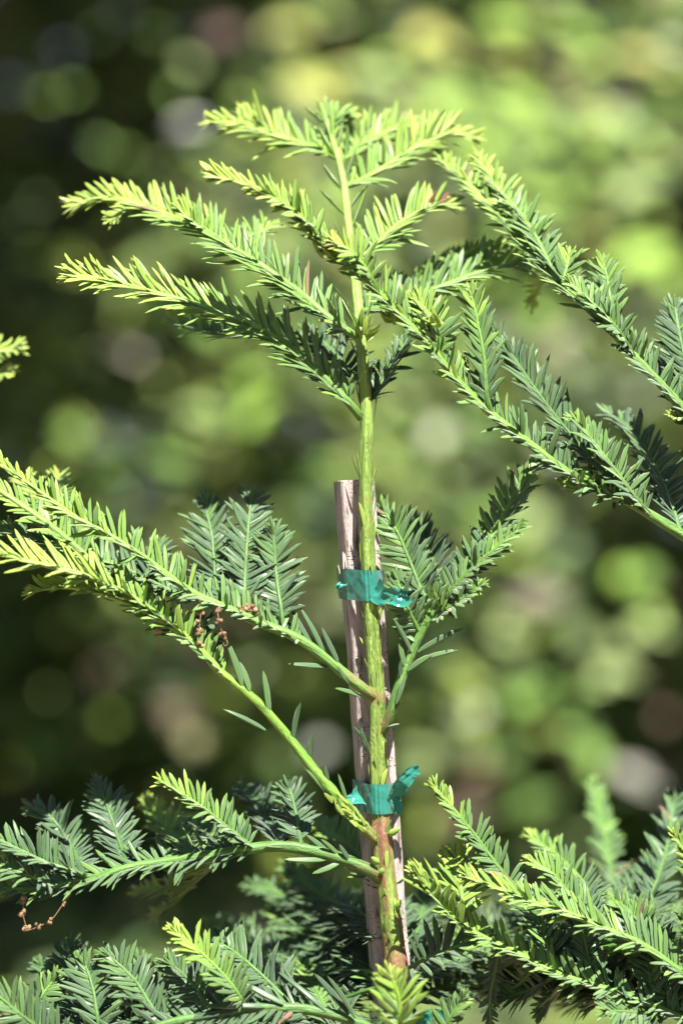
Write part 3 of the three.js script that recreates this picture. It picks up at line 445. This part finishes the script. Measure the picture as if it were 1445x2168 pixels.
B.branch({ on: ba, p: [[690, 522, 2.3], [650, 470, 3.1], [590, 425], [525, 400, 4.3]], r: [5, 3], len: 66, y: [0.7, 0.95], N: [0.2, 0.7, 0.6], v: 23 });
B.branch({ on: ba, p: [[1330, 1062, 0.5], [1285, 1005, 0.1], [1234, 953], [1150, 850], [1092, 766], [1038, 692, -1.3]], r: [6, 3], len: 88, y: [0.12, 0.25], N: [0.25, 0.6, 0.75], v: 25, sp: 13, ang: 50 });
B.branch({ on: ba, p: [[1375, 1090, 0.7], [1352, 1065, 1.1], [1300, 995], [1250, 930], [1208, 876, 0.5]], r: [6, 3], len: 68, y: [0.28, 0.5], N: [0.25, 0.7, 0.65], v: 28, sp: 10, ang: 62 });
B.branch({ on: ba, p: [[1440, 1130, 0.3], [1420, 1070, -0.9], [1370, 960, -2.8], [1320, 895], [1272, 872, -5.3]], r: [6, 3], len: 78, y: [0.06, 0.2], N: [0.3, 0.5, 0.8], v: 25, sp: 11 });
const bb = B.branch({ p: [[1722, 1080, -2], [1600, 1000, 0], [1500, 930, 0.6], [1420, 838, 0.6], [1330, 742], [1250, 655, 0], [1185, 602], [1120, 530, -2.5], [1040, 440], [960, 362, -5.5], [902, 308, -7.5]], r: [12, 4], t0: 0.24, len: 72, y: [0.25, 0.9], v: 30, N: [0.2, 0.75, 0.6], sp: 12 });
B.branch({ on: bb, p: [[1300, 705, 0], [1292, 640, -0.6], [1284, 590], [1272, 540, -1.8]], r: [5, 3], len: 66, y: [0.3, 0.55], N: [0, 0.15, 1], v: 20, sp: 14, ang: 36 });
B.branch({ on: bb, p: [[1180, 596, -1], [1120, 480, -3], [1060, 405], [1005, 325, -6.5]], r: [6, 3], len: 70, y: [0.35, 0.9], N: [0.25, 0.7, 0.65], v: 23 });
B.branch({ on: bb, p: [[1210, 620, -0.6], [1170, 590, -6], [1140, 610, -9], [1125, 650, -10.5]], r: [5, 3], len: 66, y: [0.5, 0.85] });
B.branch({ on: bb, p: [[1190, 600, -0.6], [1200, 560, -1], [1205, 530, -1.6]], r: [4, 3], len: 56, y: [0.35, 0.7] });
B.branch({ on: bb, p: [[1480, 905, 0.4], [1455, 800, -0.6], [1436, 700], [1424, 630, -2.4]], r: [6, 3], len: 74, y: [0.06, 0.2], N: [0.1, 0.25, 0.95], v: 15, sp: 10 });
B.branch({ on: bb, p: [[1470, 895, 0.4], [1440, 885, 1], [1412, 878, 1.4]], r: [4, 3], len: 40, y: [0.7, 0.9] });
B.branch({ on: bb, p: [[1345, 760, 0.4], [1300, 690, 1], [1240, 630], [1190, 585, 0.6]], r: [5, 3], len: 58, y: [0.3, 0.6], N: [0.25, 0.7, 0.65], v: 26 });
B.branch({ on: bb, p: [[1460, 880, 0.4], [1420, 800, -1.4], [1380, 760, -3]], r: [5, 3], len: 66, y: [0.08, 0.2], N: [0.2, 0.3, 0.9], v: 15 });
// the neighbour's lower branches
const bc = B.branch({ p: [[1750, 2300, -1], [1600, 2215, 0.4], [1500, 2176, 1], [1445, 2156], [1335, 2111, 1.2], [1246, 2084], [1157, 2053], [1085, 2013], [1010, 1977, 1.4], [947, 1932], [900, 1870], [862, 1832, 2]], r: [12, 4], t0: 0.24, len: 62, y: [0.2, 0.85], v: 32, N: [0.15, 0.8, 0.55], sp: 11, ang: 64 });
B.branch({ on: bc, p: [[990, 1962, 1.2], [980, 1935, 0.8], [975, 1870], [964, 1788, -0.8]], r: [5, 3], len: 72, y: [0.62, 0.85], N: [0.1, 0.2, 0.97], v: 10, sp: 10, t0: 0.1 });
for (const [a, b] of [[[930, 1910, 1.6], [862, 1826, 2.4]], [[940, 1915, 1.6], [888, 1816, 2]], [[950, 1925, 1.6], [905, 1812, 2]], [[920, 1900, 1.8], [850, 1850, 2.6]], [[925, 1905, 1.7], [870, 1820, 2.6]]]) B.lone(a, b, 11, 0.85, bc);
for (let i = 0; i < 12; i++) { const u = i / 11; B.lone([lerp(880, 975, u), lerp(1860, 1955, u), 1.8], [lerp(872, 985, u) + jit(8), lerp(1838, 1912, u) + jit(6), 2.4], 17, 0.82, bc); }
const bd = B.branch({ p: [[1748, 2180, -1], [1600, 2140, 0.6], [1520, 2104, 1.2], [1445, 2062, 1.6], [1357, 2000], [1273, 1964], [1201, 1933, 1.6], [1121, 1910], [1050, 1880], [968, 1850, 2.2]], r: [12, 4.5], t0: 0.26, len: 76, y: [0.25, 0.82], v: 30, N: [0.15, 0.8, 0.55], sp: 12, ang: 58 });
B.branch({ on: bd, p: [[1135, 1915, 1.2], [1092, 1880, 0.6], [1050, 1830], [1010, 1776], [975, 1732], [908, 1652, 0]], r: [6, 3], len: 58, y: [0.18, 0.7], v: 30, N: [0.3, 0.5, 0.8], sp: 12 });
B.branch({ on: bd, p: [[1270, 1962, 1.2], [1240, 1925, 0.6], [1201, 1888], [1170, 1850], [1108, 1818, 0.2]], r: [5, 3], len: 58, y: [0.2, 0.75], v: 26, N: [0.2, 0.7, 0.65] });
B.branch({ on: bd, p: [[1250, 1952, 1], [1235, 1870, -2.5], [1168, 1803, -4.5], [1110, 1764, -6]], r: [5, 3], len: 60, y: [0.1, 0.7] });
B.branch({ on: bd, p: [[1330, 1990, 1], [1300, 1900, -10], [1290, 1830, -15], [1272, 1736], [1248, 1650, -20]], r: [6, 3], len: 76, y: [0.1, 0.5], N: [0.1, 0.3, 0.95], v: 20, sp: 14, ang: 46 });
B.branch({ on: bd, p: [[1390, 2030, 1], [1375, 1920, -4], [1412, 1785, -7], [1428, 1676, -9]], r: [6, 3], len: 78, y: [0.08, 0.25], N: [-0.1, 0.3, 0.95], v: 18, sp: 12 });
B.branch({ on: bd, p: [[1510, 2100, 1.2], [1480, 1900, 1.6], [1450, 1800], [1416, 1758, 2]], r: [5, 3], len: 62, y: [0.3, 0.7] });
B.branch({ on: bd, p: [[1520, 2104, 1.2], [1470, 1990, 1.4], [1436, 1930, 1.6]], r: [5, 3], len: 62, y: [0.15, 0.4] });
B.branch({ on: bd, p: [[1360, 2002, 0.8], [1330, 1900, -6], [1380, 1820, -9]], r: [5, 3], len: 80, y: [0.1, 0.3] });
for (const [x0, y0, x1, y1, z, ya] of [[1380, 2130, 1210, 2030, -3, 0.1], [1330, 2110, 1120, 2080, -4, 0.1], [1260, 2090, 1030, 2030, -3.5, 0.08], [1290, 2100, 1170, 2010, -5, 0.15], [1420, 2150, 1270, 2140, 3, 0.15], [1180, 2062, 1040, 2120, -2, 0.08], [1200, 2070, 1130, 2150, -1, 0.06], [1100, 2020, 1010, 2070, -3, 0.1], [1400, 2140, 1380, 2030, -6, 0.5], [1300, 2100, 1230, 2140, -2, 0.06], [1240, 2085, 1200, 2000, -5, 0.3]])
  B.branch({ on: bc, p: [[x0, y0, 1.1], [lerp(x0, x1, 0.45), lerp(y0, y1, 0.6), z * 0.6], [x1, y1, z]], r: [6, 3], len: 72, y: [ya, ya + 0.25], v: 15, N: [jit(0.3), 0.7, 0.6] });
B.branch({ on: bc, p: [[1056, 1998, 1], [1046, 2060, 0.5], [1036, 2120], [1040, 2200, 0]], r: [6, 4], len: 30, y: [0.02, 0.1] });
for (let i = 0; i < 16; i++) { const x = 1000 + i * 28 + jit(30), y = 1890 + rnd() * 190, z = -2 - rnd() * 6, k = rnd(); B.branch({ on: bc, p: [[clamp(x + 110, 1100, 1480), lerp(2040, 2150, clamp((x - 990) / 400, 0, 1)), 1], [x + 60, y + 40, z * 0.5], [x, y, z]], r: [5, 3], len: 66, y: [0.1 + k * 0.15, 0.3 + k * 0.5], N: [0.1 + jit(0.3), 0.6, 0.75], v: 20 + 15 * k }); }
for (let i = 0; i < 26; i++) { const x = 890 + i * 22 + jit(40), y = 1880 + rnd() * 230, z = -7 - rnd() * 12, k = rnd(); B.branch({ on: bd, p: [[clamp(x + 260, 1340, 1560), lerp(1995, 2120, clamp((x - 1080) / 480, 0, 1)), 1], [x + 120, y + 60, z * 0.6], [x + 50, y + 24, z * 0.9], [x, y, z]], r: [5, 3], t0: 0.3, len: 84, sp: 13, y: [0.1 + k * 0.2, 0.3 + k * 0.45], N: [jit(0.4), 0.6, 0.75], v: 15 + 15 * k }); }
B.finish(300);

// ---------------------------------------------------------------- a third one, mostly beyond the left edge
rnd = mulberry(31);
const C = plant('conifer sapling showing only a blurred yellow tip at the left edge', 'untied conifer saplings at the edges');
plainStem(C, [[-420, 3905, 4], [-400, 3000, 4], [-380, 2000, 5], [-370, 1300, 5], [-360, 600, 5]], 26, 9);
C.branch({ p: [[-372, 1010, 5], [-240, 880, 6], [-110, 790, 7], [-30, 755], [52, 730, 7.5]], r: [9, 4], t0: 0.3, len: 70, y: [0.4, 0.98], v: 23 });
C.branch({ p: [[-374, 1100, 5], [-240, 930, 6], [-100, 830, 7], [-40, 800], [34, 784, 7.5]], r: [8, 4], t0: 0.3, len: 62, y: [0.4, 0.98], v: 23 });
C.finish(60);

// ---------------------------------------------------------------- wooden stake
rnd = mulberry(404);
const stakeTop = at(749, 1017, -1.8), stakeFoot = at(749 + 0.0735 * 2900, 3917, -1.8), STAKE = 0.0180, TURN = -0.22;
function woodTexture() {
  const w = 512, h = 2048, d = new Uint8Array(w * h * 4), r = mulberry(8);
  for (let y = 0; y < h; y++) for (let x = 0; x < w; x++) {
    const u = x / w, v = y / h, wob = 0.25 * nz(u * 4, v * 18, 1);
    const a = nz(u * 26 + wob * 3, v * 14, 2), b = nz(u * 80 + wob * 4, v * 40, 3), c = nz(u * 5, v * 20, 5), e = nz(u * 150, v * 160, 7);
    let k = 0.58 + 0.2 * a + 0.16 * b + 0.12 * e + (r() - 0.5) * 0.08;
    const pink = clamp(0.55 + 0.9 * c, 0, 1);
    let R = lerp(134, 148, pink) * (0.5 + k), G = lerp(131, 132, pink) * (0.5 + k), B = lerp(129, 130, pink) * (0.5 + k);
    const crack = smooth(-a - 0.5 * b, 0.42, 0.56), speck = smooth(nz(u * 45, v * 330, 11) + 0.5 * nz(u * 90, v * 700, 12), 0.34, 0.5) * smooth(nz(u * 2.2 + 3, v * 16, 14), 0.02, 0.25);
    const dk = Math.max(crack * 0.6, speck * 0.8), i = (y * w + x) * 4;
    d[i] = clamp(lerp(R, 52, dk), 0, 255); d[i + 1] = clamp(lerp(G, 46, dk), 0, 255); d[i + 2] = clamp(lerp(B, 44, dk), 0, 255); d[i + 3] = 255;
  }
  const t = new THREE.DataTexture(d, w, h); t.wrapS = t.wrapT = THREE.RepeatWrapping; t.magFilter = THREE.LinearFilter; t.colorSpace = THREE.SRGBColorSpace; t.needsUpdate = true; return t;
}
const stakeAxis = stakeTop.clone().sub(stakeFoot), stakeLen = stakeAxis.length(); stakeAxis.normalize();
const stakeX = V(Math.cos(TURN), 0, Math.sin(TURN)).addScaledVector(stakeAxis, -stakeAxis.x * Math.cos(TURN)).normalize(), stakeZ = V().crossVectors(stakeX, stakeAxis);
{
  // rounded, split square section swept along the length with a rough broken top
  const n = 420, m = 48, pos = [], uv = [], idx = [], h = STAKE / 2, p = V();
  const ring = (j) => { const a = j / m * Math.PI * 2 + 0.001, c = Math.cos(a), s = Math.sin(a), q = 7, r = 1 / (Math.abs(c) ** q + Math.abs(s) ** q) ** (1 / q); return [c * r * h, s * r * h]; };
  for (let i = 0; i <= n; i++) {
    const y = stakeLen * i / n;
    for (let j = 0; j <= m; j++) {
      const jj = j % m, [x, z] = ring(jj), ca = x / h, sa = z / h, k = 1 + 0.05 * nz(ca * 5, sa * 5, y * 16) + 0.045 * nz(ca * 14, sa * 14, y * 30) + 0.03 * nz(ca * 2, sa * 2, y * 90);
      const yy = i === n ? y + 0.0012 * nz(ca * 3, sa * 3, 1) : y;
      p.copy(stakeFoot).addScaledVector(stakeAxis, yy).addScaledVector(stakeX, x * k).addScaledVector(stakeZ, z * k); pos.push(p.x, p.y, p.z); uv.push(j / m, y / 0.28);
    }
  }
  for (let i = 0; i < n; i++) for (let j = 0; j < m; j++) { const a = i * (m + 1) + j, b = a + m + 1; idx.push(a, b, a + 1, b, b + 1, a + 1); }
  const c = pos.length / 3; p.copy(stakeTop).addScaledVector(stakeAxis, 0.0003); pos.push(p.x, p.y, p.z); uv.push(0.5, 0.02);
  const base = pos.length / 3; for (let j = 0; j <= m; j++) { const k = (n * (m + 1) + j) * 3; pos.push(pos[k], pos[k + 1], pos[k + 2]); uv.push(0.5 + 0.1 * Math.cos(j / m * 6.28), 0.1 * Math.sin(j / m * 6.28)); }
  for (let j = 0; j < m; j++) idx.push(c, base + j + 1, base + j);
  const g = new THREE.BufferGeometry(); g.setAttribute('position', new THREE.Float32BufferAttribute(pos, 3)); g.setAttribute('uv', new THREE.Float32BufferAttribute(uv, 2)); g.setIndex(idx); g.computeVertexNormals();
  const t = woodTexture(), o = mesh('wooden_stake', g, new THREE.MeshStandardMaterial({ map: t, bumpMap: t, bumpScale: 0.0012, roughness: 0.92 }), scene);
  o.userData = { label: 'weathered grey wooden stake standing behind the green stem', category: 'stake' };
  // torn splinters
  const sm = new THREE.MeshStandardMaterial({ color: lin(0.5, 0.42, 0.38), roughness: 0.9, vertexColors: true });
  for (const [x, y, L, dx] of [[727, 1205, 38, 0.06], [733, 1203, 34, -0.04], [719, 1215, 20, -0.1], [738, 1196, 22, 0.12], [768, 1470, 22, 0.2], [752, 1120, 26, 0.1]]) { const s = mesh('splinter', needleG[4], sm, o); s.position.copy(at(x, y, -0.82)); s.quaternion.setFromUnitVectors(V(0, 1, 0), V(dx, 1, 0.06).normalize()); s.scale.set(L * PX * 0.9, L * PX, L * PX); }
}

// ---------------------------------------------------------------- tape ties
const tapeM = new THREE.MeshPhysicalMaterial({ color: lin(0.001, 0.185, 0.14), roughness: 0.97, transmission: 0.22, thickness: 0, clearcoat: 1, clearcoatRoughness: 0.13, side: THREE.DoubleSide });
function hullAt(yPx) {   // outline round stake and stem at that height, in the horizontal plane
  let a = 0, b = 1; for (let i = 0; i < 24; i++) { const m = (a + b) / 2; if (stemRow(m) > yPx) a = m; else b = m; }
  const s = stemCurve.getPointAt(a), yy = s.y, r = PX * stemR(yPx) * 1.1 + 0.0003, pts = [];
  const k = (yy - stakeFoot.y) / stakeAxis.y, c = stakeFoot.clone().addScaledVector(stakeAxis, k), h = STAKE / 2 * 1.035 + 0.0003;
  for (const [u, v] of [[-1, -1], [1, -1], [1, 1], [-1, 1]]) for (const e of [-1, 1]) { const q = c.clone().addScaledVector(stakeX, u * h * (e > 0 ? 0.9 : 1)).addScaledVector(stakeZ, v * h * (e > 0 ? 1 : 0.9)); pts.push([q.x, q.z]); }
  for (let i = 0; i < 40; i++) pts.push([s.x + r * Math.cos(i * 0.157), s.z + r * Math.sin(i * 0.157)]);
  pts.sort((p, q) => p[0] - q[0] || p[1] - q[1]);
  const cr = (o, p, q) => (p[0] - o[0]) * (q[1] - o[1]) - (p[1] - o[1]) * (q[0] - o[0]), lo = [], up = [];
  for (const p of pts) { while (lo.length > 1 && cr(lo[lo.length - 2], lo[lo.length - 1], p) <= 0) lo.pop(); lo.push(p); }
  for (const p of [...pts].reverse()) { while (up.length > 1 && cr(up[up.length - 2], up[up.length - 1], p) <= 0) up.pop(); up.push(p); }
  return { hull: [...lo.slice(0, -1), ...up.slice(0, -1)], yy, s };
}
function sheet(nu, nv, f) { const pos = [], idx = [], p = V(); for (let i = 0; i <= nu; i++) for (let j = 0; j <= nv; j++) { f(i / nu, j / nv, p); pos.push(p.x, p.y, p.z); } for (let i = 0; i < nu; i++) for (let j = 0; j < nv; j++) { const a = i * (nv + 1) + j, b = a + nv + 1; idx.push(a, b, a + 1, b, b + 1, a + 1); } const g = new THREE.BufferGeometry(); g.setAttribute('position', new THREE.Float32BufferAttribute(pos, 3)); g.setIndex(idx); g.computeVertexNormals(); return g; }
function tie(label, yTop, yBottom, seed, slant) {
  const o = thing('tape_tie', label, 'tie', 'teal tape ties'), T = hullAt(yTop), B = hullAt(yBottom), N = 420;
  const loop = ({ hull, yy }) => { const q = hull.map(([x, z]) => V(x, yy, z)), c = new THREE.CatmullRomCurve3(q, true, 'centripetal', 0.1); return c; };
  const path = (h) => { const pts = h.hull.map(([x, z]) => V(x, 0, z)), L = [0]; for (let i = 0; i < pts.length; i++) L.push(L[i] + pts[i].distanceTo(pts[(i + 1) % pts.length])); return (t) => { const s = ((t % 1) + 1) % 1 * L[pts.length]; let i = 0; while (L[i + 1] < s) i++; const f = (s - L[i]) / (L[i + 1] - L[i] || 1); return pts[i].clone().lerp(pts[(i + 1) % pts.length], f); }; };
  const pt = path(T), pb = path(B), ct = T.s, cb = B.s;
  mesh('band', sheet(N, 26, (u, v, p) => {
    const uu = u * 1.06, a = pt(uu), b = pb(uu); p.lerpVectors(a, b, v);
    const cx = lerp(ct.x, cb.x, v), cz = lerp(ct.z, cb.z, v), out = V(p.x - cx, 0, p.z - (cz - 0.009)).normalize(), front = p.z > cz - 0.001 ? 1 : 0, du = (p.x - cx) / (PX * 12);
    const rib = front * Math.exp(-du * du) * 0.0004 * Math.cos((p.x - cx) / (PX * 9) * 6.283) * (0.75 + 0.25 * Math.sin(v * 60));
    const wr = 0.00035 * nz(p.x * 260 + seed, v * 3.2, p.z * 260) + 0.0001 * nz(p.x * 500, v * 7, p.z * 500 + seed) + (u > 0.94 ? 0.0006 : 0);
    p.addScaledVector(out, rib + wr + 0.0002);
    p.y = lerp(T.yy, B.yy, v) + slant * (p.x - cx) + 0.0004 * nz(p.x * 120, p.z * 120, seed) + (v === 0 || v === 1 ? 0.0001 * nz(p.x * 500, seed, v * 3) : 0);
  }), tapeM, o);
  return o;
}
function strip(o, name, pts, widths, twist, seed) {   // a free end of tape: centre line and half-widths in photo units, twist in radians
  const c = new THREE.CatmullRomCurve3(pts.map((q) => at(...q))), T = V(), n = V(), b = V();
  mesh(name, sheet(44, 12, (u, v, p) => {
    c.getPointAt(u, p); c.getTangentAt(u, T); const w = PX * lerp(...(u < 0.5 ? [widths[0], widths[1], u * 2] : [widths[1], widths[2], u * 2 - 1])), a = lerp(twist[0], twist[1], u);
    b.crossVectors(V(0, 0, 1), T).normalize(); n.crossVectors(T, b);
    const s = (v - 0.5) * 2; p.addScaledVector(b, w * s * Math.cos(a)).addScaledVector(n, w * s * Math.sin(a) + 0.0011 * nz(u * 5, s * 1.6, seed) + 0.0004 * nz(u * 16, s * 5, seed) + 0.0009 * s * s);
  }), tapeM, o);
}
const t1 = tie('teal tape tie with a twisted tail pointing right, higher up the stake', 1207, 1273, 3, -0.03);
strip(t1, 'tail', [[792, 1246, 0.4], [806, 1262, 0.7], [830, 1262, 0.9], [852, 1266, 1], [858, 1258, 1]], [26, 17, 20], [0.5, -0.25], 4);
strip(t1, 'tail', [[846, 1252, 1], [858, 1254, 1.1], [868, 1252, 1.2], [877, 1249, 1.2]], [8, 4, 1], [0.3, 0.6], 9);
strip(t1, 'knot', [[724, 1236, -0.4], [718, 1240, -0.1], [716, 1247, -0.2]], [8, 8, 6], [0.8, 0.3], 12);
const t2 = tie('teal tape tie with its tail sticking up right, lower on the stake', 1659, 1722, 7, 0.0);
strip(t2, 'tail', [[832, 1694, 0.2], [842, 1672, 0.5], [858, 1652, 0.9], [872, 1636, 1], [887, 1628, 1.2]], [13, 16, 12], [0.25, -0.5], 5);
strip(t2, 'knot', [[762, 1684, -0.1], [748, 1690, 0.3], [737, 1692, 0.4], [728, 1690, 0.3]], [24, 14, 9], [0.3, 0.7], 15);
strip(t2, 'knot', [[832, 1692, 0], [842, 1704, 0.1], [840, 1722, 0]], [10, 13, 8], [0.9, 0.4], 18);
const t3 = tie('teal tape tie half hidden behind needles at the bottom edge', 2146, 2212, 13, 0.02);
strip(t3, 'tail', [[880, 2168, 0.4], [900, 2158, 0.9], [924, 2152, 1], [940, 2166, 1]], [22, 18, 14], [0.3, -0.3], 25);

// ---------------------------------------------------------------- dried catkins caught on the branches
rnd = mulberry(62);
const dryM = [lin(0.17, 0.105, 0.055), lin(0.25, 0.165, 0.09), lin(0.12, 0.07, 0.04)].map((color) => new THREE.MeshStandardMaterial({ color, roughness: 0.9 }));
const bractG = [0, 1, 2].map((s) => { const g = new THREE.IcosahedronGeometry(1, 1), p = g.attributes.position; for (let i = 0; i < p.count; i++) { const k = 1 + 0.5 * nz(p.getX(i) * 2 + s * 5, p.getY(i) * 2, p.getZ(i) * 2); p.setXYZ(i, p.getX(i) * k, p.getY(i) * k, p.getZ(i) * k); } g.computeVertexNormals(); return g; });
function catkin(label, pts, beads, r = 1.3) {
  const o = thing('dried_catkin', label, 'catkin', 'dried catkins'), c = new THREE.CatmullRomCurve3(pts.map((q) => at(...q)));
  mesh('stalk', tube(c, 40, 6, (t) => PX * r * (1 - 0.4 * t), () => [0.2, 0.11, 0.06]), new THREE.MeshStandardMaterial({ vertexColors: true, roughness: 0.9 }), o);
  for (const [t, s] of beads) for (let i = 0; i < 4; i++) { const b = mesh('bract', bractG[i % 3], dryM[(rnd() * 3) | 0], o); b.position.copy(c.getPointAt(t)).add(V(jit(1), jit(1), jit(1)).multiplyScalar(s * PX * 0.7)); b.scale.setScalar(s * PX * (0.45 + rnd() * 0.25)); b.rotation.set(rnd() * 6, rnd() * 6, rnd() * 6); }
}
catkin('dried brown catkin hanging beside a hooked one under the middle left branch', [[424, 1272, 2], [425, 1300, 2.2], [422, 1330, 2.2], [424, 1372, 2.2]], [[0.25, 8], [0.48, 7], [0.66, 8], [0.93, 8]]);
catkin('dried brown catkin with a curled lower end under the middle left branch', [[458, 1288, 1.8], [461, 1300, 2.2], [466, 1325, 2.2], [474, 1348, 2.2], [482, 1362, 2.2], [476, 1368, 2.2], [472, 1360, 2.2]], [[0.08, 8], [0.36, 8], [0.58, 7], [0.7, 5]]);
catkin('dried brown tendril hooked below the long lower left branch', [[332, 1306, 1.8], [333, 1345, 1.6], [338, 1372, 1.6], [346, 1381, 1.6], [349, 1375, 1.6]], [[0.32, 8], [0.45, 6]]);
catkin('dried brown catkin looping down from the lowest left branch', [[160, 1856, 1.4], [152, 1888, 1.6], [130, 1920, 1.6], [108, 1948, 1.6], [80, 1962, 1.6], [62, 1968, 1.6], [50, 1940, 1.6], [52, 1900, 1.6]], [[0.28, 6], [0.48, 6], [0.6, 7], [0.72, 11], [0.85, 10], [0.97, 9]]);
catkin('crumbled brown catkin lying at the foot of the upright sprays', [[508, 1290, 1.6], [524, 1288, 1.7], [540, 1296, 1.6]], [[0.1, 7], [0.4, 8], [0.6, 9], [0.9, 8]]);
{ const g = bractG[1], o = mesh('dangling_seed', g, new THREE.MeshStandardMaterial({ color: lin(0.02, 0.02, 0.02), roughness: 0.8 }), scene); o.position.copy(at(1299, 1070, 0.7)); o.scale.set(4 * PX, 8 * PX, 4 * PX); o.userData = { label: 'tiny black seed clinging below the thick right-hand branch', category: 'seed' }; }

renderer.render(scene, camera);
